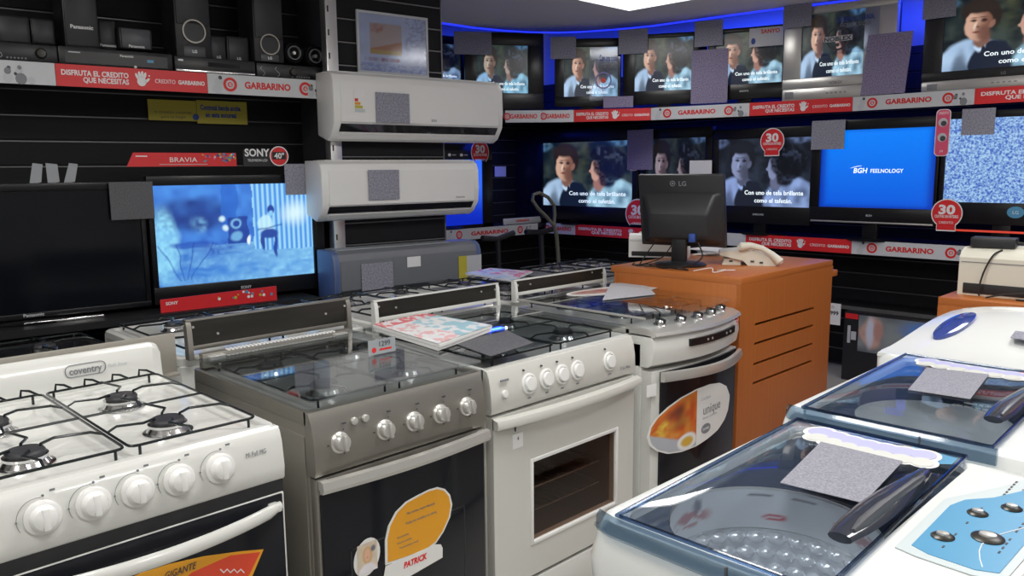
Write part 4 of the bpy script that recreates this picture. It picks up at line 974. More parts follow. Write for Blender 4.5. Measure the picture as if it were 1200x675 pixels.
b.prism([(lc[0]+(x-lc[0])*.94, lc[1]+(z-lc[1])*.94) for x, z in leaf], -.0108, -.0102, 'sticker_orange')
b.prism(zz([(285, 690), (300, 605), (640, 455), (680, 455), (692, 480), (692, 545), (440, 690)]), -.0112, -.0108, 'paper')
fp = Z(400+175/5.87, 560+545/5.87)
b.disc(fp[0], fp[1], .052, -.0102, -.008, 'paper', sx=.78, rot=-.3); b.build('sticker', d)
def face(u, v):
    c = mix((.62, .50, .38), (.70, .62, .50), vn(u*6, v*6)); c = mix(c, (.62, .40, .18), ell(u, v, .5, .58, .25, .3, .1)); c = mix(c, (.75, .45, .32), ell(u, v, .5, .58, .15, .22, .1))
    c = mix(c, (.80, .76, .80), ell(u, v, .5, -.05, .5, .35, .1)); c = mix(c, (.6, .1, .08), ell(u, v, .5, .50, .04, .02, .4)); c = mix(c, (.15, .15, .2), ell(u, v, .8, .75, .12, .1, .3)); return c
bb = MB(); bb.sheet(20, 24, lambda u, v: (fp[0]+(u-.5)*.062, -.0113, fp[1]+(v-.5)*.082), face, 'print'); o = bb.build('portrait_print', d, normals=False)
sl = math.atan2(Z(520, 585)[1]-Z(470, 600)[1], .1)
b = MB(); c = Z(400+505/5.87, 560+565/5.87); b.text('PATRICK', .017, c[0], c[1], -.0114, 'red_ink', w=.082, bold=.04, shear=.2)
for k, (px, py, ww) in enumerate(((545, 205, .10), (545, 270, .11), (420, 395, .04), (430, 430, .05), (460, 455, .065))):
    c = Z(400+px/5.87, 560+py/5.87); b.text(['Mas cocinas, mayor bienestar', 'Todos los modelos en oferta', 'Encendido', 'Horno ancho', 'Termostato total'][k], .007 if k < 2 else .005, c[0], c[1], -.0112, 'grey_ink', w=ww)
b.build('sticker_lettering', d)
b = MB(); b.box(.006, w2-.006, .0, .03, .055, .135, 'silver', .003); b.build('lower_drawer', t); legs(t, w2, D2)

# --- stove 3: white with window
X0 = 1.597; w3 = .715; D3 = .69
t = thing('gas_stove', 'white gas stove with flat ring knobs and a small oven window', 'gas stove', (X0, 1.70, 0), 0, 'gas stoves in the front row')
b = MB()
b.box(.002, .02, .03, D3, .05, .885, 'enamel_warm', .003); b.box(w3-.02, w3-.002, .03, D3, .05, .885, 'enamel_warm', .003); b.box(.02, w3-.02, D3-.02, D3, .05, .885, 'enamel_warm'); b.box(.02, w3-.02, .03, D3-.02, .60, .885, 'enamel_warm'); b.box(.02, w3-.02, .03, D3-.02, .05, .20, 'enamel_warm'); b.build('body', t)
b = MB(); b.box(.13, .17, .04, .45, .22, .60, 'brown_inside'); b.box(.61, .65, .04, .45, .22, .60, 'brown_inside'); b.box(.13, .65, .43, .45, .22, .60, 'brown_inside'); b.box(.13, .65, .04, .45, .21, .225, 'brown_inside'); b.box(.13, .65, .04, .45, .585, .6, 'brown_inside'); b.build('oven_cavity', t)
b = MB()
for zr in (.45, .37):
    b.tube([(.18, .06, zr), (.60, .06, zr), (.60, .42, zr), (.18, .42, zr)], .003, 'steel', 6, True)
    for k in range(9): b.tube([(.20+k*.047, .06, zr), (.20+k*.047, .42, zr)], .0018, 'steel', 5)
b.build('oven_rack', t)
b = MB(); rings = [rr(0, w3, .02, D3, .012, z, 3) for z in (.87, .900)] + [rr(.012, w3-.012, .034, D3-.012, .012, .902, 3), rr(.02, w3-.02, .045, D3-.02, .012, .890, 3)]
b.loft(rings, 'enamel_warm'); b.box(.02, w3-.02, .045, D3-.02, .890, .892, 'hob_steel'); b.build('hob_top', t)
b = MB(); pan(0, w3, [(.035, .765), (.002, .765), (-.004, .775), (-.002, .83), (.006, .875), (.016, .897), (.04, .902)], 'enamel_warm', b); b.build('control_panel', t)
for x in (1.762, 1.843, 1.917, 1.994, 2.165): knob(t, x-X0, -.001, .832, 'flat', 8)
b = MB(); X_ = Matrix.Translation((.055, -.002, .822)) @ Matrix.Rotation(math.radians(84), 4, 'X'); b.lathe([(.012, -.003), (.012, .006), (.010, .009), (.001, .0095)], 'white_plastic', 20, X_); b.box(.038, .072, -.006, -.002, .862, .868, 'grey_ink'); b.build('button', t)
b = MB()
for x in (1.762, 1.843, 1.917, 1.994, 2.165): b.disc(x-X0-.02, .878, .003, -.0, .006, 'dark_ink', n=8); b.box(x-X0-.008, x-X0+.004, -.006, -.003, .786, .790, 'grey_ink')
b.text('T.G. Plus', .011, w3-.06, .795, -.0045, 'grey_ink'); b.build('panel_print', t)
bp = ((.18, .18), (.53, .18), (.18, .48), (.53, .48))
for bx, by in bp: burner(t, bx, by, .892, .042)
grate(t, .045, .35, .06, .63, .894, (bp[0], bp[2])); grate(t, .362, w3-.045, .06, .63, .894, (bp[1], bp[3]))
glasslid(t, -.002, w3-.012, .02, .665, .936)
guard(t, .098, w3+.02, .945, 1.02, D3+.035, 'enamel')
dm = MB(); yo = -.004   # door frame around the window
for (a0, a1, c0, c1) in ((.006, .172, .19, .755), (.61, w3-.006, .19, .755), (.172, .61, .575, .755), (.172, .61, .19, .305)): dm.box(a0, a1, yo, .028, c0, c1, 'enamel_warm')
d = dm.build('oven_door', t)
b = MB()
for (a0, a1, c0, c1) in ((.166, .178, .295, .585), (.604, .616, .295, .585), (.178, .604, .573, .585), (.178, .604, .295, .307)): b.box(a0, a1, yo-.004, yo+.01, c0, c1, 'white_plastic', .002)
b.build('window_trim', d)
b = MB(); b.box(.176, .606, .002, .006, .303, .577, 'oven_glass'); b.build('window_glass', d)
b = MB(); n = 12; rings = []
for k in range(n+1):
    s = k/n; x = .006+(w3+.006)*s; y = -.012-.026*math.sin(PI*s)**.7
    rings.append([(x, y-.012, .722), (x, y-.015, .735), (x, y-.010, .748), (x, y+.012, .752), (x, y+.012, .716)])
b.loft(rings, 'enamel_warm'); b.build('handle', d)
b = MB(); r = FS.rect(-.006, 601, 508, 613, 525); b.box(r[0]-X0, r[1]-X0, yo-.002, yo, r[2], r[3], 'white_print'); b.text('4', .012, (r[0]+r[1])/2-X0, (r[2]+r[3])/2+.008, yo-.0022, 'dark_ink'); b.disc(r[0]-X0+.012, r[3]+.02, .012, yo-.002, yo, 'dark_ink', sx=.3); b.build('sticker', d)
b = MB(); b.text('Do', .014, .50, .262, yo-.0005, 'grey_ink'); b.build('logo', d)
b = MB(); b.box(.006, w3-.006, -.004, .028, .055, .175, 'enamel', .003); b.build('lower_drawer', t); legs(t, w3, D3)

# --- stove 4: bowed front, silver deck
X0 = 2.365; w4 = .60; D4 = .73
t = thing('gas_stove', 'white and steel gas stove with bowed deck and oval food sticker', 'gas stove', (X0, 1.66, 0), 0, 'gas stoves in the front row')
b = MB(); b.box(.0, w4, .05, D4, .05, .86, 'enamel', .004); b.build('body', t)
def bow(x, k=.05): s = x/w4; return -k*math.sin(PI*s)
N = 16
def bowed(prof, x0=0., x1=w4, k=.05): return [[(x, (y if y > .06 else y+bow(x, k)), z) for y, z in prof] for x in [x0+(x1-x0)*i/N for i in range(N+1)]]
b = MB(); b.loft(bowed([(.10, .775), (.02, .775), (.004, .785), (-.006, .83), (-.004, .875), (.01, .893), (.10, .893)]), 'enamel'); b.build('control_panel', t)
b = MB(); b.loft(bowed([(.72, .885), (-.004, .885), (-.014, .893), (-.008, .905), (.03, .916), (.055, .918)]) if False else bowed([(.12, .888), (-.006, .888), (-.016, .895), (-.010, .906), (.02, .918), (.10, .922), (.12, .920)]), 'silver_light'); b.box(.0, w4, .10, D4-.01, .885, .912, 'silver_light', .006); b.box(.02, w4-.02, .13, D4-.04, .912, .914, 'hob_steel'); b.build('hob_top', t)
b = MB(); b.loft(bowed([(.002, .838), (-.014, .838), (-.0145, .865), (.002, .865)], .17, .52), 'tv_black')
for x in (.27, .30, .42, .46): b.disc(x, .851, .005, bow(x)-.0165, bow(x)-.013, 'silver_light', n=10)
b.build('display_panel', t)
for k in range(5):
    x = .09+.105*k; y = .045+bow(x)
    bx = MB(); XX = Matrix.Translation((x, y+.01, .917)) @ Matrix.Rotation(math.radians(12), 4, 'X'); bx.lathe([(.024, 0), (.025, .004), (.020, .008), (.018, .020), (.014, .024), (.001, .025)], 'steel', 26, XX); bx.box(-.006, .006, -.02, .02, .012, .030, 'charcoal', .002, XX); bx.build('knob', t)
b = MB(); b.disc(w4-.03, .868, .016, -.012, -.006, 'red_ink', n=20); b.ring(w4-.03, .868, .008, .010, -.013, -.011, 'white_print'); b.build('energy_badge', t)
bp = ((.15, .25), (.45, .25), (.15, .53), (.45, .53), (.30, .40))
for bx, by in bp: burner(t, bx, by, .914, .042 if (bx, by) != (.30, .40) else .030)
grate(t, .04, .22, .14, .66, .915, (bp[0], bp[2])); grate(t, .38, .56, .14, .66, .915, (bp[1], bp[3])); grate(t, .225, .375, .14, .66, .915, (bp[4],), mid=False)
b = MB(); b.slab([(-.005+0, .68)] + [(x, .03+bow(x, .045)) for x in [-.002+(w4+.002)*i/12 for i in range(13)]] + [(w4, .68)], .952, .957, 'lid_glass'); b.tube([(-.004, .03, .955), (-.004, .35, .955), (-.004, .68, .955)], .005, 'silver_light', 8); b.build('glass_lid', t)
guard(t, .06, w4+.085, .955, 1.02, D4+.035, 'enamel')
d = MB(); d.loft(bowed([(.05, .13), (.006, .13), (.004, .76), (.05, .76)], .003, w4-.003, .03), 'enamel'); d = d.build('oven_door', t)
b = MB(); b.loft(bowed([(.008, .15), (-.002, .15), (-.004, .755), (.006, .755)], .045, w4-.02, .032), 'door_glass'); b.build('door_glass', d)
b = MB(); n = 14; rings = []
for k in range(n+1):
    s = k/n; x = .035+(w4-.045)*s; y = -.02-.065*math.sin(PI*s)
    rings.append([(x, y-.010, .722), (x, y-.014, .735), (x, y-.008, .755), (x, y+.006, .757), (x, y+.006, .720)])
b.loft(rings, 'silver_light'); b.build('handle', d)
# oval sticker
F4s = Frame(0, 1.66-.027, 0); Z = lambda x, y: (F4s.hit(x, y)[0]-X0, F4s.hit(x, y)[1])
zc = lambda px: [Z(760+x/4.5, 390+y/4.5) for x, y in px]
ov = zc([(22, 560), (30, 510), (60, 455), (110, 395), (170, 340), (240, 295), (310, 268), (370, 262), (415, 282), (438, 330), (435, 390), (405, 455), (360, 510), (300, 555), (240, 595), (170, 628), (110, 642), (60, 630), (30, 600)])
yb = -.037
def food(u, v):
    c = mix((.70, .30, .05), (.62, .08, .02), vn(u*9, v*9)); c = mix(c, (.16, .05, .03), vn(u*5+3, v*5)*ell(u, v, .6, .75, .3, .3, .4)); c = mix(c, (.80, .60, .08), ell(u, v, .25, .55, .12, .2, .4)*vn(u*20, v*20))
    c = mix(c, (.45, .47, .52), 1-ss(-.05, .02, v-(.45-.35*u)))
    c = mix(c, (.80, .80, .78), ell(u, v, .78, .14, .22, .16, .08)); c = mix(c, (.68, .42, .06), ell(u, v, .78, .14, .14, .09, .2)); return c
fa = zc([(245, 300), (245, 590)]); c_ = zc([(60, 560), (245, 590), (245, 300), (100, 410)])
ovc = (sum(p[0] for p in ov)/len(ov), sum(p[1] for p in ov)/len(ov)); ins = [(ovc[0]+(x-ovc[0])*.95, ovc[1]+(z-ovc[1])*.95) for x, z in ov]
xr_ = fa[0][0]; xl_ = min(p[0] for p in ins)
def vrange(x):
    zs = []
    for (x1_, z1_), (x2_, z2_) in zip(ins, ins[1:]+ins[:1]):
        if (x1_-x)*(x2_-x) <= 0 and x1_ != x2_: zs.append(z1_+(z2_-z1_)*(x-x1_)/(x2_-x1_))
    return (min(zs), max(zs)) if zs else (ovc[1], ovc[1])
def pf(u, v): x = xl_+.001+(xr_-xl_-.001)*u; a, c = vrange(x); return (x, yb-.001, a+(c-a)*v)
xa_ = min(p[0] for p in ov); xb_ = max(p[0] for p in ov); ins_keep = ins; ins = ov
def pfo(u, v): x = xa_+.0006+(xb_-xa_-.0012)*u; a, c = vrange(x); return (x, yb, a+(c-a)*v)
def wrap(o):
    for v in o.data.vertices: v.co.y += bow(v.co.x, .032)-.0058-yb
b = MB(); R_ = [[pfo(i/44, j/6) for i in range(45)] for j in range(7)]; b.loft(R_, 'paper', cap=False, closed=False); wrap(b.build('sticker', d)); ins = ins_keep
bb = MB(); bb.sheet(40, 40, pf, food, 'print'); wrap(bb.build('food_photo', d, normals=False))
b = MB(); c = zc([(325, 385)])[0]; b.text('unique', .040, c[0], c[1], yb-.0005, 'grey_ink', w=.135, bold=.0); c = zc([(290, 345)])[0]; b.text('COCINAS', .013, c[0], c[1]+.004, yb-.0005, 'pale_ink', w=.07)
c = zc([(312, 432)])[0]; b.text('diseño exclusivo', .010, c[0], c[1], yb-.0005, 'pale_ink', w=.11); c = zc([(290, 500)])[0]; b.disc(c[0], c[1], .02, yb-.0008, yb, 'grey_ink', sx=1.7); b.text('DOMEC', .010, c[0], c[1], yb-.001, 'white_print'); wrap(b.build('sticker_lettering', d))
r = F4s.rect(0, 765, 452, 774, 466); b = MB(); b.box(r[0]-X0, r[1]-X0, yb-.001, yb+.001, r[2], r[3], 'white_print'); wrap(b.build('price_sticker', d))
b = MB(); b.box(.004, w4-.004, .02, .05, .055, .125, 'enamel', .003); b.build('lower_drawer', t); legs(t, w4, D4)

# --- back row stoves (back to back with the first row)
def backstove(label, x0, x1, y0, y1, tm, hm, wires=True, z=.90, nb=2):
    w_ = x1-x0; d_ = y1-y0; t = thing('gas_stove', label, 'gas stove', (x0, y0, 0), 0, 'gas stoves in the back row')
    b = MB(); b.box(.003, w_-.003, 0, d_, .05, z-.03, tm, .004); b.build('body', t)
    b = MB(); b.loft([rr(0, w_, 0, d_, .03, z-.03, 4), rr(0, w_, 0, d_, .03, z-.006, 4), rr(.008, w_-.008, .008, d_-.008, .028, z, 4), rr(.02, w_-.02, .02, d_-.02, .02, z, 4), rr(.03, w_-.03, .03, d_-.03, .02, z-.008, 4)], tm); b.box(.031, w_-.031, .031, d_-.031, z-.009, z-.007, hm); b.build('hob_top', t)
    bp = ((w_*.27, d_*.28), (w_*.73, d_*.28), (w_*.27, d_*.72), (w_*.73, d_*.72))
    for bx, by in bp: burner(t, bx, by, z-.008, .042)
    grate(t, .04, w_/2-.006, .04, d_-.04, z-.006, (bp[0], bp[2]), r=.004); grate(t, w_/2+.006, w_-.04, .04, d_-.04, z-.006, (bp[1], bp[3]), r=.004)
    b = MB(); b.box(.01, w_-.01, d_, d_+.02, .76, z-.02, tm, .004); b.build('control_panel', t)
    for k in range(5):
        b = MB(); b.lathe([(.022, 0), (.020, .02), (.001, .022)], 'silver_light', 18, Matrix.Translation((w_*(.15+.175*k), d_+.02, .82)) @ Matrix.Rotation(-PI/2, 4, 'X')); b.build('knob', t)
    b = MB(); b.box(.01, w_-.01, d_, d_+.02, .14, .74, 'door_glass', .003); b.build('oven_door', t); legs(t, w_, d_)
    return t
backstove('dark stove top behind the nearest white stove', .22, .955, 2.50, 3.20, 'black_satin', 'black_gloss')
backstove('white stove top in front of the guitarist television', 1.005, 1.72, 2.50, 3.19, 'enamel', 'enamel', z=.915)
backstove('white stove top in front of the grey air conditioner', 1.76, 2.42, 2.50, 3.17, 'enamel', 'enamel', z=.915)
backstove('steel stove top under the colourful magazine, back row', 2.46, 3.08, 2.50, 3.16, 'enamel', 'steel', z=.915)
backstove('dark steel stove top beside the exercise machine, back row', 3.12, 3.82, 2.50, 3.16, 'hob_dark', 'hob_dark', z=.93)

# magazines / catalogues
def catalog(u, v):
    c = mix((.72, .74, .76), (.80, .80, .80), vn(u*6, v*6))
    if v > .80: c = mix(c, (.72, .10, .12), .9*(vn(u*26, v*18) > .42))
    elif u < .45: c = mix(c, (.75, .30, .30), .7*(vn(u*20, v*22) > .62))
    if u > .4 and v < .8: c = mix(c, (.20, .50, .60), .75*(vn(u*12+5, v*14) > .5))
    return c
def magaz(u, v):
    c = mix((.35, .55, .75), (.75, .80, .85), vn(u*6, v*7)); c = mix(c, (.75, .08, .30), .9*(vn(u*11, v*13) > .58)*(u > .35)); c = mix(c, (.85, .85, .85), .8*(vn(u*14+7, v*9) > .66)); return c
def booklet(label, quad, z, h, fn, key, name='catalogue', cat='catalogue'):
    P = [Vector((*atz(x, y, z+h), 0)) for x, y in quad]; c = sum(P, Vector())/4
    t = thing(name, label, cat, (c.x, c.y, z), 0)
    Q = [(p-c) for p in P]
    b = MB()
    n = max(1, int(h/.008))
    for k in range(n):
        s = 1+.012*math.sin(k*2.1); a = .02*math.sin(k*1.7)
        q = [(p.x*s*math.cos(a)-p.y*s*math.sin(a), p.x*s*math.sin(a)+p.y*s*math.cos(a)) for p in Q]
        b.slab(q, k*h/n, (k+.85)*h/n, 'paper')
    b.build('pages', t)
    b = MB(); b.sheet(48, 48, lambda u, v: tuple((Q[0]*(1-u)*(1-v)+Q[1]*u*(1-v)+Q[2]*u*v+Q[3]*(1-u)*v))[:2]+(h+.0008,), fn, 'print'); b.build('cover', t, normals=False)
    return t
booklet('stack of red and blue printed catalogues on the white stove lid', [(513, 403), (576, 381), (497, 367), (438, 380)], .9445, .022, catalog, 'cat')
booklet('colourful magazine lying on the back row stove', [(600, 329), (624, 318), (575, 314), (545, 320)], .965, .006, magaz, 'mag', 'magazine', 'magazine')
# oval food brochure on stove 4 lid
zz_ = .9575; pa = atz(665, 346, zz_); pb = atz(776, 334, zz_)
c = ((pa[0]+pb[0])/2, (pa[1]+pb[1])/2); ang = math.atan2(pb[1]-pa[1], pb[0]-pa[0]); L = math.hypot(pb[0]-pa[0], pb[1]-pa[1])/2
t = thing('oval_brochure', 'oval brochure with a food photo lying on the bowed stove lid', 'brochure', (c[0], c[1], zz_), ang)
b = MB(); b.slab([(L*math.cos(2*PI*k/40), .085*math.sin(2*PI*k/40)) for k in range(40)], 0, .002, 'paper'); b.build('card', t)
def br(u, v): return mix((.72, .66, .60), (.35, .06, .03), ell(u, v, .34, .5, .30, .30, .2)*(.6+.4*vn(u*20, v*10))) if u < .58 else mix((.66, .66, .64), (.4, .42, .5), .4*(vn(u*30, v*20) > .6))
b = MB(); b.sheet(40, 16, lambda u, v: (L*.93*math.cos(PI*(1-u)), .078*math.sin(PI*(1-u))*(2*v-1), .0026), br, 'print'); b.build('printed_face', t, normals=False)
# price cards on the glass lids
def flatcard(label, quad, z, m='card_grey', name='price_card', th=.002, group='grey price cards lying flat'):
    P = [Vector((*atz(x, y, z), 0)) for x, y in quad]; c = sum(P, Vector())/4
    b = MB(); b.slab([((p-c).x, (p-c).y) for p in P], 0, th, m); o = b.build(name); o.location = (c.x, c.y, z); tag(o, label, 'price card', group); return o
flatcard('grey price card lying on the glass lid beside the catalogues', [(530, 402), (595, 388), (625, 402), (575, 418)], .9425, 'card_dark')
flatcard('small grey price card lying on the bowed stove lid beside the oval brochure', [(706, 352), (716, 332), (755, 332), (768, 345)], .9605, 'card_light')
px_, py_ = atz(448, 414, .946)
b = MB(); b.box(-.05, .05, 0, .002, 0, .045, 'paper_grey'); b.text('1299', .016, .01, .031, -.0003, 'dark_ink'); b.disc(-.03, .014, .008, -.0008, 0, 'red_ink'); b.box(-.01, .035, -.0006, 0, .010, .016, 'red_ink'); o = b.build('price_label'); o.location = (px_, py_, .946)
tag(o, 'small white price label with a red dot between the silver and white stove lids', 'price label')

# ------------------------------------------------------------------ washing machines
ZD = .97
def washer(label, x0, x1, y1, tone, pm, y0=.215):
    w_ = x1-x0; h_ = y1-y0
    t = thing('washing_machine', label, 'washing machine', (x0, y0, 0), 0, 'top loading washing machines')
    b = MB()
    R = lambda i, z, r=.04: rr(i, w_-i, i*.6, h_-i, r, z, 6)
    # cabinet with rounded shoulders; upper shell ring around the open well
    b.loft([R(.02, .04), R(.012, .06), R(.012, .84), R(.008, .855)], 'washer_white', cap=False); b.build('cabinet', t)
    b = MB()
    ox0, ox1, oy0, oy1 = .030, w_-.03, .185, h_-.05
    I = lambda z, g=0: rr(ox0-g, ox1+g, oy0-g, oy1+g, .03, z, 6)
    b.loft([R(.010, .858), R(-.002, .866), R(-.004, .90), R(.004, ZD-.03), R(.012, ZD-.008), R(.024, ZD, .035)] + [I(ZD, .004), I(ZD-.006), I(ZD-.06)], 'washer_white', cap=False)
    b.build('top_shell', t)
    b = MB(); cx, cy = .195, .335; rd = .158
    # well tray with a round hole
    n = 48; o_ = rr(ox0, ox1, oy0-.02, oy1, .03, ZD-.018, 11)
    inner = [(cx+rd*math.cos(2*PI*(k+.5)/48), cy+rd*math.sin(2*PI*(k+.5)/48), ZD-.020) for k in range(48)]
    b.loft([o_, inner], 'tray_blue', cap=False); b.build('well_tray', t)
    b = MB(); b.lathe([(rd, ZD-.020), (rd+.002, ZD-.03), (rd+.001, ZD-.095), (rd+.006, ZD-.098)], 'white_plastic', 48, Matrix.Translation((cx, cy, 0)), cap=False); b.build('tub_ring', t)
    b = MB(); rr_ = rd+.005; zt = ZD-.098
    b.lathe([(rr_, zt), (rr_, .45), (rr_*.9, .42), (.001, .42)], 'drum_steel', 48, Matrix.Translation((cx, cy, 0)), cap=False)
    for row in range(9):
        for k in range(30):
            a = 2*PI*(k+.5*(row % 2))/30
            if math.cos(a-.5) < -.2: continue
            px, py, pz = cx+(rr_-.001)*math.cos(a), cy+(rr_-.001)*math.sin(a), zt-.016-row*.028
            q = Matrix.Translation((px, py, pz)) @ Matrix.Rotation(a, 4, 'Z')
            b.loft([[(0, .017*math.cos(g), .012*math.sin(g)) for g in [2*PI*i/8 for i in range(8)]], [(-.008, .011*math.cos(g), .008*math.sin(g)) for g in [2*PI*i/8 for i in range(8)]], [(-.011, .003*math.cos(g), .003*math.sin(g)) for g in [2*PI*i/8 for i in range(8)]]], 'drum_steel', X=q)
    b.build('drum', t)
    # glass lid: arched sheet plus the band that wraps over the side
    lx0, lx1, ly0, ly1 = .012, w_-.012, .175, h_-.055
    b = MB(); nx, ny = 14, 10; zf = lambda u, v: ZD+.006+.010*math.sin(PI*min(1, max(0, u)))**.6*math.sin(PI*v)**.5
    def sheetpts(dz): return [[(lx0+(lx1-lx0)*i/nx, ly0+(ly1-ly0)*j/ny + .02*(i/nx), zf(i/nx, j/ny)+dz) for i in range(nx+1)] for j in range(ny+1)]
    b.loft(sheetpts(0), tone, cap=False, closed=False); b.build('glass_lid', t)
    b = MB(); r0 = .0065
    ring = [sheetpts(.001)[0][i] for i in range(nx+1)] + [sheetpts(.001)[j][nx] for j in range(1, ny+1)] + [sheetpts(.001)[ny][i] for i in range(nx-1, -1, -1)] + [sheetpts(.001)[j][0] for j in range(ny-1, 0, -1)]
    b.tube(ring, .0038, 'rim_glass', 8, True); b.build('lid_rim', t)
    b = MB()
    path = [(-.001, ly0-.01), (-.003, ly0+.05), (-.006, (ly0+ly1)/2), (-.003, ly1), (.002, h_-.035), (.006, h_-.022)]
    b.loft([[(x, y, ZD-.024), (x-.004, y, ZD-.018), (x-.003, y, ZD+.002), (x+.006, y, ZD+.008), (x+.010, y, ZD+.002), (x+.006, y, ZD-.024)] for x, y in path], 'tint_edge'); b.box(-.0125, -.008, ly0+.12, ly0+.123, ZD-.03, ZD+.004, 'grey_dark'); b.build('lid_band', t)
    # handle
    hx0, hx1, hy = w_*.225, w_*.74, ly0+.038
    b = MB(); rings = []
    for k in range(15):
        s = k/14; x = hx0+(hx1-hx0)*s; wd = .008+.026*math.sin(PI*min(1, s*.9+.08))**.7*(1-.5*s); zt_ = ZD+.018
        rings.append([(x, hy+wd*math.cos(g), zt_+.007*math.sin(g)*(1+.4*math.sin(PI*s))) for g in [2*PI*i/12 for i in range(12)]])
    b.loft(rings, 'handle_dark'); hd = b.build('handle', t)
    b = MB(); b.tube([(hx0+.02+(hx1-hx0-.06)*s/8, hy-.01, ZD+.024+.003*math.sin(PI*s/8)) for s in range(9)], [.004]+[.009]*3+[.007]*4+[.003], 'grey_dark', 10); b.build('grip_bar', hd)
    # control panel field
    b = MB(); cyp = .11
    b.slab([(.06, cyp+.05), (.05, cyp+.02), (.045, cyp-.05), (.06, cyp-.085), (.30, cyp-.09), (.56, cyp-.09), (.60, cyp-.06), (.60, cyp-.02), (.50, cyp+.0), (.40, cyp+.035), (.34, cyp+.055)][::-1], ZD+.0008, ZD+.0022, 'panel_grey')
    b.slab([(.085, cyp+.035), (.07, cyp+.01), (.065, cyp-.05), (.08, cyp-.075), (.30, cyp-.078), (.50, cyp-.078), (.50, cyp-.03), (.41, cyp+.0), (.36, cyp+.03), (.31, cyp+.04)][::-1], ZD+.0022, ZD+.0032, pm); cp = b.build('control_panel', t)
    for (bx, by, r_) in ((.155, cyp+.012, .016), (.205, cyp-.035, .022), (.305, cyp-.0, .015), (.375, cyp-.032, .015)):
        b = MB(); b.lathe([(r_*1.3, ZD+.0032), (r_*1.3, ZD+.0045), (r_, ZD+.007), (.001, ZD+.008)], 'dark_metal', 24, Matrix.Translation((bx, by, 0)) @ Matrix.Diagonal((1, .75, 1, 1))); b.lathe([(r_*.55, ZD+.007), (r_*.5, ZD+.010), (.001, ZD+.0105)], 'silver_light', 18, Matrix.Translation((bx, by, 0))); b.build('button', cp)
    b = MB()
    for k in range(22):
        bx = .11+.022*(k % 11); by = cyp+(.0 if k < 11 else -.06)
        if hsh(k, 3) > .35: b.box(bx, bx+.010, by, by+.0025, ZD+.0032, ZD+.0038, 'dark_ink')
    for k in range(7): b.box(.42+.018*k, .43+.018*k, cyp-.01, cyp-.007, ZD+.0022, ZD+.003, 'dark_ink'); b.box(.42+.018*k, .428+.018*k, cyp-.026, cyp-.024, ZD+.0022, ZD+.003, 'grey_ink')
    b.tube([(.08+.03*k, cyp-.055+.02*math.sin(k*.5), ZD+.0036) for k in range(10)], .0009, 'white_print', 5); b.build('panel_print', cp)
    for o_ in [cp] + list(cp.children):
        for v in o_.data.vertices: v.co.x = .20+(v.co.x-.05)*.8
    return t, w_, h_, zf, (lx0, lx1, ly0, ly1)
A, wA, hA, zfA, lA = washer('nearest top loading washing machine with blue control panel', .915, 1.575, .765, 'tint_glass', 'panel_blue')
B, wB, hB, zfB, lB = washer('middle top loading washing machine with pink control panel', 1.638, 2.335, .815, 'tint_glass', 'panel_pink')
B.location.z = .0
# wavy stickers on the far edge of the lids
def cloud(parent, w_, zf, L, end):
    lx0, lx1, ly0, ly1 = L
    def zz2(x, y):
        u = (x-lx0)/(lx1-lx0); return zf(u, min(1, max(0, (y-ly0-.02*u)/(ly1-ly0))))
    b = MB()
    def patch(cx, cy, rx, ry, m, e):
        pts = lambda k: [(cx+k*rx*math.cos(g), cy+k*ry*math.sin(g), zz2(cx+k*rx*math.cos(g), cy+k*ry*math.sin(g))+e) for g in [2*PI*i/20 for i in range(20)]]
        b.loft([pts(1.0), pts(.66), pts(.33), pts(.02)], m, False)
    n = 7; ya = ly1-.055; yb = ly0+.075
    for k in range(n):
        y = ya-(ya-yb)*k/(n-1); s_ = k/(n-1); xx = w_-.105-.02*math.sin(PI*s_)
        patch(xx+.035, y, .040, .030, 'paper', .0012+.0001*k); patch(xx-.005, y-.012, .038-.01*abs(s_-.5), .026, 'paper', .0014+.0001*k)
        patch(xx+.035, y, .030, .022, 'lilac', .0022+.0001*k); patch(xx-.008, y-.012, .026, .019, 'pale_cloud', .0024+.0001*k)
    pp = [(w_-.030, ly0+.105), (w_-.035, ly0+.028), (w_-.075, ly0+.025), (w_-.110, ly0+.055), (w_-.10, ly0+.105)]
    cc = (sum(p[0] for p in pp)/5, sum(p[1] for p in pp)/5)
    ring_ = lambda k: [(cc[0]+(x-cc[0])*k, cc[1]+(y-cc[1])*k, zz2(cc[0]+(x-cc[0])*k, cc[1]+(y-cc[1])*k)+.0011) for x, y in pp]
    b.loft([ring_(1), ring_(.5), ring_(.02)], end, False)
    b.build('lid_sticker', parent)
mat('clear_cloud', (.60, .62, .72), .4); mat('lilac', (.50, .50, .78), .4); mat('pale_cloud', (.66, .67, .62), .4)
cloud(A, wA, zfA, lA, 'panel_blue'); cloud(B, wB, zfB, lB, 'panel_pink')
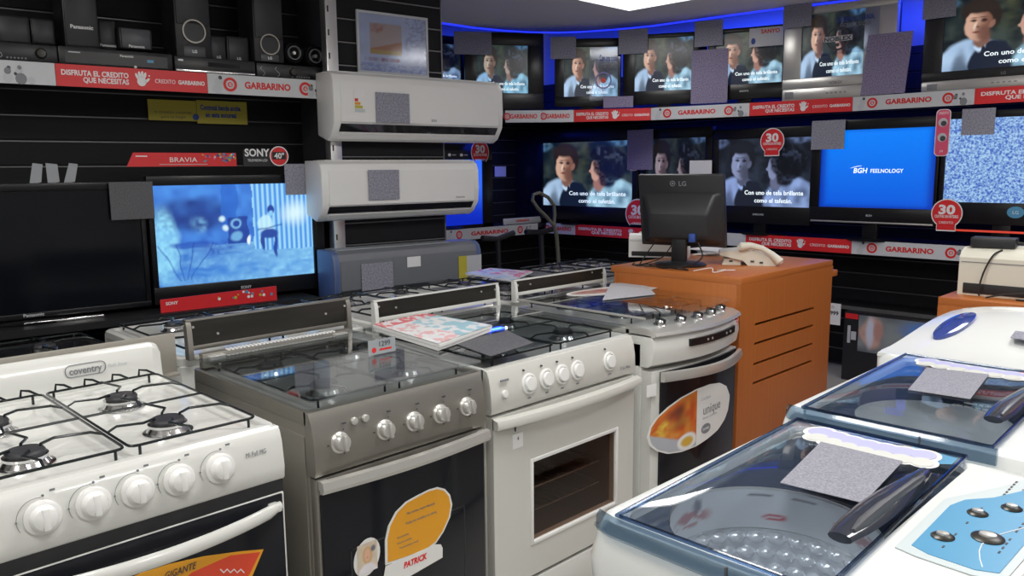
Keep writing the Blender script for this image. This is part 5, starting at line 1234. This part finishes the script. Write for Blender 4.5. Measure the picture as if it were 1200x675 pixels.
# instruction sheet inside the first washer
t = thing('leaflet', 'white instruction leaflet with red drawings inside the nearest washing machine', 'leaflet', (.915+.195, .215+.335, .0), 0)
def leaf_c(u, v):
    c = (.74, .76, .78)
    c = mix(c, (.45, .10, .12), .7*ell(u, v, .18, .45, .10, .22, .3)*(vn(u*30, v*14) > .45)); c = mix(c, (.16, .16, .22), .8*ell(u, v, .22, .72, .02, .18, .3))
    c = mix(c, (.10, .10, .12), .8*(vn(u*70, 2) > .5)*(.84 < v < .90)*(.42 < u < .66)); c = mix(c, (.6, .05, .08), ell(u, v, .52, .30, .04, .08, .2)-ell(u, v, .52, .30, .025, .04, .2)); c = mix(c, (.45, .14, .14), .7*ell(u, v, .84, .50, .12, .20, .2)*(vn(u*34, v*20) > .5)); return c
a0, a1 = math.radians(118), math.radians(-60); cr = .1565
b = MB(); b.sheet(60, 20, lambda u, v: (cr*math.cos(a0+(a1-a0)*u), cr*math.sin(a0+(a1-a0)*u), ZD-.094+.070*v), leaf_c, 'print'); b.build('sheet', t, normals=False)
flatcard('large grey card lying on the lid of the nearest washing machine', [(914, 566), (962, 518), (1058, 541), (1012, 590)], ZD+.0175, 'card_near', th=.001)
flatcard('grey card lying on the lid of the middle washing machine', [(1064, 457), (1086, 431), (1159, 439), (1137, 468)], ZD+.0175, 'card_near', th=.001)
# third washer with domed white lid
x0, x1, y0, y1 = 2.40, 3.08, .30, .90
t = thing('washing_machine', 'furthest washing machine with a closed white lid and oval blue window', 'washing machine', (x0, y0, 0), 0, 'top loading washing machines')
w_, h_ = x1-x0, y1-y0
b = MB(); R = lambda i, z, r=.05: rr(i, w_-i, i, h_-i, r, z, 6)
b.loft([R(.02, .05), R(.012, .07), R(.012, .88), R(.0, .90), R(0, .935), R(.006, .95)], 'washer_white'); b.build('cabinet', t)
b = MB(); rings = []
for k in range(15):
    s = k/14; x = .01+(w_-.02)*s; zt = .952+.075*ss(0, .85, s)+.0*s; ed = .9+.1*math.sin(PI*s)
    rings.append([(x, .01, .94)] + [(x, .012+(h_-.024)*j/12, .95+(zt-.95)*(math.sin(PI*(.04+.92*j/12))**.35)) for j in range(13)] + [(x, h_-.01, .94)])
b.loft(rings, 'washer_white'); ld = b.build('lid', t)
b = MB(); pc = (.34, h_-.12)
b.loft([[(pc[0]+.13*k*math.cos(g), pc[1]+.035*k*math.sin(g)-.012*math.cos(g)*k, .952+.075*ss(0, .85, (pc[0]+.13*k*math.cos(g))/w_)*1.0+dz) for g in [2*PI*i/28 for i in range(28)]] for k, dz in ((1.0, -.012), (1.0, .004), (.92, .006), (.3, .008))], 'blue_window'  if 'blue_window' in M else 'door_glass'); b.build('oval_window', ld)
b = MB(); b.loft([[(w_*.82, y, .99), (w_*.90, y, 1.02+.02*math.sin(PI*(y-.05)/.4)), (w_*.97, y, 1.02), (w_*.97, y, .96)] for y in [.05+.04*k for k in range(11)]], 'washer_white'); b.build('control_panel', t)
zc3 = 1.0
for _ in range(8):
    px_, py_ = atz(1207, 390, zc3); zc3 = .953+.075*ss(0, .85, (px_-x0)/w_)*math.sin(PI*(.04+.92*min(1, max(0, (py_-y0)/h_))))**.35
flatcard('grey card lying on the lid of the furthest washing machine', [(1184, 396), (1196, 380), (1228, 382), (1220, 402)], zc3)

# ------------------------------------------------------------------ wooden desks and what stands on them
DX, DY, DZ = 3.0, 1.67, 1.04
t = thing('sales_desk', 'orange wooden sales desk with slotted side beside the bowed stove', 'desk', (DX, DY, 0), 0)
b = MB(); b.box(0, .885, 0, .68, DZ-.03, DZ, 'wood', .002); b.build('desk_top', t)
b = MB(); b.box(0, .02, .02, .66, 0, DZ-.03, 'wood_v', .001); b.build('side_panel', t)
b = MB()
# slotted front: boards between slots
zs = [.565, .65, .74, .825]
xl, xr = .13, .70
b.box(0, xl, 0, .02, 0, DZ-.03, 'wood_v'); b.box(xr, .885, 0, .02, 0, DZ-.03, 'wood_v')
prev = 0
for zq in zs: b.box(xl, xr, 0, .02, prev, zq-.006, 'wood_v'); prev = zq+.006
b.box(xl, xr, 0, .02, prev, DZ-.03, 'wood_v'); b.build('slotted_panel', t)
b = MB(); b.box(.865, .885, .02, .66, 0, DZ-.03, 'wood_v'); b.build('side_panel', t)
b = MB(); b.box(.02, .865, .64, .66, 0, DZ-.03, 'wood_v'); b.build('back_panel', t)
b = MB(); b.box(.886, .955, .004, .60, DZ-.085, DZ-.055, 'wood', .002); b.box(.886, .90, .004, .60, DZ-.055, DZ-.03, 'wood', .001); b.build('side_ledge', t)
# computer monitor seen from behind
MF = Frame(3.22, 0, -90)
Yc = 2.10
ca = math.radians(-79)
t = thing('computer_monitor', 'black computer monitor seen from behind on the wooden desk', 'monitor', (*atz(797, 311, DZ), DZ), math.radians(-76))
b = MB(); Xt = Matrix.Translation((0, 0, .24)) @ Matrix.Rotation(math.radians(11), 4, 'X')
b.box(-.205, .205, .0, .03, -.155, .185, 'charcoal', .006, Xt); b.loft([rr_xz(-.19, .19, -.14, .105, 0), rr_xz(-.17, .17, -.13, .095, -.018), rr_xz(-.145, .145, -.11, .02, -.05), rr_xz(-.135, .135, -.10, .012, -.056)], 'charcoal', X=Xt); b.build('housing', t)
b = MB(); b.box(-.19, .19, .0305, .032, -.13, .17, 'black_gloss', 0, Xt); b.build('screen', t)
b = MB(); b.ring(-.035, .145, .010, .013, -.002, .0, 'grey_ink', 20, X=Xt); b.disc(-.035, .145, .005, -.002, 0, 'grey_ink', X=Xt, n=12); b.text('LG', .022, .012, .145, -.0002, 'grey_ink', X=Xt, bold=.02); b.build('logo', t)
b = MB(); b.box(-.035, .035, -.03, .0, .02, .17, 'black_satin', .005); b.build('stand_neck', t)
b = MB(); b.lathe([(.001, 0), (.12, 0), (.125, .008), (.11, .016), (.04, .024), (.001, .026)], 'black_satin', 36, Matrix.Translation((0, 0, 0)) @ Matrix.Diagonal((1, .8, 1, 1))); b.build('stand_foot', t)
b = MB(); b.box(.055, .085, -.055, -.03, .115, .155, 'blue_ink', .004, None); b.build('video_plug', t)
def cable(label, pts, r=.0028, m='rubber', name='cable'):
    P = [Vector(p) for p in pts]; Q = []
    for i in range(len(P)-1):
        p0, p1, p2, p3 = P[max(i-1, 0)], P[i], P[i+1], P[min(i+2, len(P)-1)]
        for k in range(8):
            s = k/8; Q.append(.5*((2*p1)+(p2-p0)*s+(2*p0-5*p1+4*p2-p3)*s*s+(3*p1-p0-3*p2+p3)*s**3))
    Q.append(P[-1]); c = Vector((P[0].x, P[0].y, P[0].z))
    b = MB(); b.tube([q-c for q in Q], r, m, 7); o = b.build(name); o.location = c; tag(o, label, 'cable'); return o
cable('black cable hanging from the left of the computer monitor', [(3.07, 2.14, 1.17), (3.06, 2.19, 1.10), (3.05, 2.22, 1.05), (3.10, 2.24, 1.044), (3.16, 2.2, 1.046)])
cable('black cable looping behind the monitor stand', [(3.10, 2.07, 1.16), (3.09, 2.12, 1.09), (3.07, 2.2, 1.055), (3.05, 2.26, 1.046), (3.12, 2.3, 1.045)])
cable('blue grey video cable dropping from the monitor plug', [(3.13, 1.96, 1.16), (3.10, 1.92, 1.10), (3.07, 1.98, 1.06), (3.05, 2.08, 1.045), (3.10, 2.2, 1.045)], .0035)
cable('coiled black cable in front of the monitor foot', [(3.04, 2.24, 1.045), (3.08, 2.12, 1.045), (3.03, 2.06, 1.05), (3.05, 1.96, 1.045), (3.03, 2.0, 1.055), (3.03, 2.18, 1.047)])
cable('white cable curling beside the telephone', [(3.05, 1.93, 1.044), (3.08, 1.86, 1.06), (3.05, 1.83, 1.046), (3.10, 1.80, 1.055), (3.13, 1.86, 1.045), (3.18, 1.80, 1.046)], .002, 'white_print')
# paper sheets
t = thing('paper_stack', 'loose white papers between the monitor and the telephone', 'papers', (*atz(838, 297, DZ), DZ), .3)
b = MB()
for k in range(6): a = k*.23; b.slab([(math.cos(a)*x-math.sin(a)*y, math.sin(a)*x+math.cos(a)*y) for x, y in ((-.13, -.09), (.13, -.09), (.13, .09), (-.13, .09))], k*.004, k*.004+.002, 'paper')
b.build('sheet', t)
# telephone
px_, py_ = atz(876, 311, DZ)
t = thing('telephone', 'cream desk telephone seen from behind on the wooden desk', 'telephone', (px_, py_, DZ), math.radians(-58))
b = MB(); prof_ = [(-.13, .052), (-.125, .062), (-.03, .072), (.03, .070), (.09, .045), (.135, .012), (.13, .0), (.0, .0), (-.02, .022), (-.12, .045)]
b.prism(prof_, -.01, .15, 'cream_plastic'); b.build('body', t)
b = MB(); b.prism([(-.115, .0), (-.03, .0), (-.03, .035), (-.105, .028)], .01, .12, 'cream_plastic'); b.build('stand', t)
b = MB(); hp = [(-.045, .078), (-.03, .088), (.01, .094), (.06, .082), (.105, .055), (.14, .022), (.145, .012)]
b.tube([(x, -.015, z) for x, z in hp], [.012, .022, .016, .014, .015, .022, .012], 'cream_plastic', 12); b.build('handset', t)
b = MB()
for x, z in ((-.075, .018), (.02, .02), (.06, .015)): b.box(x-.008, x+.008, -.013 if x > 0 else .008, -.009 if x > 0 else .0105, z-.004, z+.004, 'dark_ink')
b.build('socket', t)
# small receipt printer behind the monitor
def slip_printer(label, loc, rz, W, D, H, m='white_plastic'):
    t = thing('receipt_printer', label, 'printer', loc, rz)
    b = MB(); b.loft([[(-W/2, y, 0), (W/2, y, 0), (W/2, y, z), (-W/2, y, z)] for y, z in ((0, H*.80), (.02, H*.92), (D*.25, H), (D*.75, H*.96), (D, H*.7))], m); b.build('case', t)
    b = MB(); b.box(-W*.45, W*.45, -.004, .0, .008, H*.26, 'black_matt', .002); b.build('paper_tray', t)
    b = MB(); b.box(-W*.48, W*.48, -.002, .001, H*.70, H*.715, 'grey_ink'); b.box(-W*.35, W*.35, D*.3, D*.6, H-.004, H+.006, m, .003); b.build('cover', t)
    return t
slip_printer('white receipt printer behind the black computer monitor', (*atz(771, 302, DZ), DZ), math.radians(-62), .30, .15, .12)
# second desk and printer at right
t = thing('sales_desk', 'orange wooden desk at the right edge carrying the printer', 'desk', (3.45, -.20, 0), 0)
b = MB(); b.box(0, .80, 0, 1.25, .945, .975, 'wood', .002); b.build('desk_top', t)
b = MB(); b.box(0.0, .02, 0, 1.25, 0, .945, 'wood_v', .001); b.build('front_panel', t)
for y in (0, 1.23): b = MB(); b.box(.02, .78, y, y+.02, 0, .945, 'wood_v', .001); b.build('side_panel', t)
pr = slip_printer('cream printer with a black power adapter on the right desk', (3.58, .82, .975), math.radians(-90), .40, .26, .19, 'cream_plastic')
t = thing('power_adapter', 'black power adapter lying on top of the right printer', 'power adapter', (3.66, .90, 1.166), math.radians(-86))
b = MB(); b.box(-.10, .06, -.03, .04, .0, .04, 'charcoal', .005); b.build('case', t)
b = MB(); b.lathe([(.006, 0), (.005, .02), (.003, .04)], 'rubber', 10, Matrix.Translation((.06, 0, .02)) @ Matrix.Rotation(PI/2, 4, 'Y')); b.build('strain_relief', t)
cable('black power cord hanging in front of the right printer', [(3.62, .88, 1.16), (3.575, .90, 1.14), (3.56, .925, 1.07), (3.55, .935, 1.0), (3.55, .93, .98)], .0035)
cable('black cord loop lying in front of the right printer', [(3.52, .90, .98), (3.53, .82, 1.0), (3.55, .72, 1.005), (3.54, .62, .985), (3.53, .70, .98), (3.54, .80, .979)], .0035)
b = MB(); b.box(-.03, .03, -.02, .02, 0, .03, 'white_plastic', .004); b.box(-.01, .01, -.03, -.02, .008, .02, 'panel_grey', .001); o = b.build('cable_plug'); o.location = (3.68, .72, 1.165); o.rotation_euler = (0, 0, .5); tag(o, 'white cable plug lying on the right printer', 'plug')

# ------------------------------------------------------------------ low shelf on the right wall with a boxed product
b = MB(); b.box(-3.1, .8, .15, .475, .492, .51, 'black_satin'); b.box(-3.1, .8, .14, .15, .488, .514, 'slat_edge'); o = b.build('display_shelf'); o.location = FR.pt(0, 0, 0); o.rotation_euler = (0, 0, FR.a)
tag(o, 'low thin shelf with a bright edge behind the wooden desk', 'shelf')
FX = Frame(5.56, 0, -90)
r = FX.rect(0, 987, 371, 1105, 455)
t = fthing('product_box', 'boxed television with a portrait photo under the low shelf', 'product box', FX, r[0], 0, 0)
W = r[1]-r[0]; H = r[3]
b = MB(); b.box(0, W, 0, .16, 0, H, 'black_satin', .003); b.build('carton', t)
def boxart(u, v):
    c = mix((.12, .14, .16), (.34, .38, .38), vn(u*5, v*4)); c = mix(c, (.08, .28, .85), ell(u, v, .78, .72, .22, .25, .7)*(.5+.5*vn(u*12, v*10)))
    c = mix(c, (.75, .46, .38), ell(u, v, .16+.03*math.sin(v*9), .55, .13, .42, .25)*(.6+.4*vn(u*30, v*8))); c = mix(c, (.70, .74, .88), ell(u, v, .15, .55, .05, .40, .4)); c = mix(c, (.55, .3, .26), ell(u, v, .25, .6, .06, .25, .3)); return c
picture('boxart', boxart, 50, 40, W*.16, W*.98, H*.45, H*.97, -.003, 'print', t, 'box_picture')
b = MB(); b.box(.01, W*.15, -.003, 0, H*.90, H*.975, 'red_print'); b.box(.03, .05, -.003, 0, H*.55, H*.80, 'pale_ink'); b.box(.055, .09, -.003, 0, H*.60, H*.72, 'pale_ink'); b.build('box_print', t)
r = FX.rect(-.03, 962, 355, 985, 380)
b = MB(); b.box(0, r[1]-r[0], 0, .003, 0, r[3]-r[2], 'white_print'); b.text('$ 3999', .028, (r[1]-r[0])/2, (r[3]-r[2])*.55, -.0004, 'dark_ink', bold=.03); b.text('LCD', .018, (r[1]-r[0])/2, (r[3]-r[2])*.82, -.0004, 'grey_ink'); b.box(.02, .06, -.0008, 0, .02, .028, 'red_ink'); o = b.build('price_label'); o.location = FX.pt(r[0], -.03, r[2]+.0); o.rotation_euler = (0, 0, FX.a); tag(o, 'white price label hanging at the low shelf beside the wooden desk', 'price label')

# ------------------------------------------------------------------ exercise machine in the back corner
EF = Frame(0, 4.2, 0); E_ = lambda x, y, dv=0: EF.pt(*[EF.hit(x, y, dv)[0], dv, EF.hit(x, y, dv)[1]])
t = thing('exercise_machine', 'grey exercise machine with a looped handle in the back corner', 'exercise machine', (4.45, 4.2, 0))
O = Vector((4.45, 4.2, 0)); e = lambda x, y, dv=0: E_(x, y, dv)-O
b = MB(); b.tube([e(655, 318), e(654, 300), e(652, 275), e(649, 262)], .017, 'khaki', 10)
b.tube([e(649, 264), e(641, 255), e(630, 244), e(624, 235), e(625, 228), e(632, 226), e(642, 231), e(649, 240), e(650, 252), e(649, 264)], .014, 'khaki', 10); b.build('looped_handle', t)
b = MB(); b.tube([e(585, 330, .05), e(584, 300, .05), e(583, 280, .05)], .02, 'charcoal', 10); b.tube([e(565, 279, .05), e(583, 280, .05), e(602, 273, .05)], .02, 'rubber', 10); b.build('left_grip', t)
b = MB(); b.tube([e(636, 330, .1), e(635, 300, .1), e(634, 275, .1)], .022, 'charcoal', 10); b.tube([e(616, 272, .1), e(634, 272, .1), e(650, 268, .1)], .02, 'rubber', 10); b.build('right_grip', t)
b = MB(); fz = .08
for x in (-.42, .26): b.tube([(x, -.25, .03), (x, .35, .03)], .03, 'charcoal', 10)
b.tube([(-.42, .05, .05), (.26, .05, .05)], .03, 'charcoal', 10); b.build('base_frame', t)
b = MB(); 
for p, q in ((e(655, 318), (.26, .03, .05)), (e(585, 330, .05), (-.42, .05, .05)), (e(636, 330, .1), (.1, .05, .05))): b.tube([p, q], .018, 'charcoal', 10)
b.build('uprights', t)
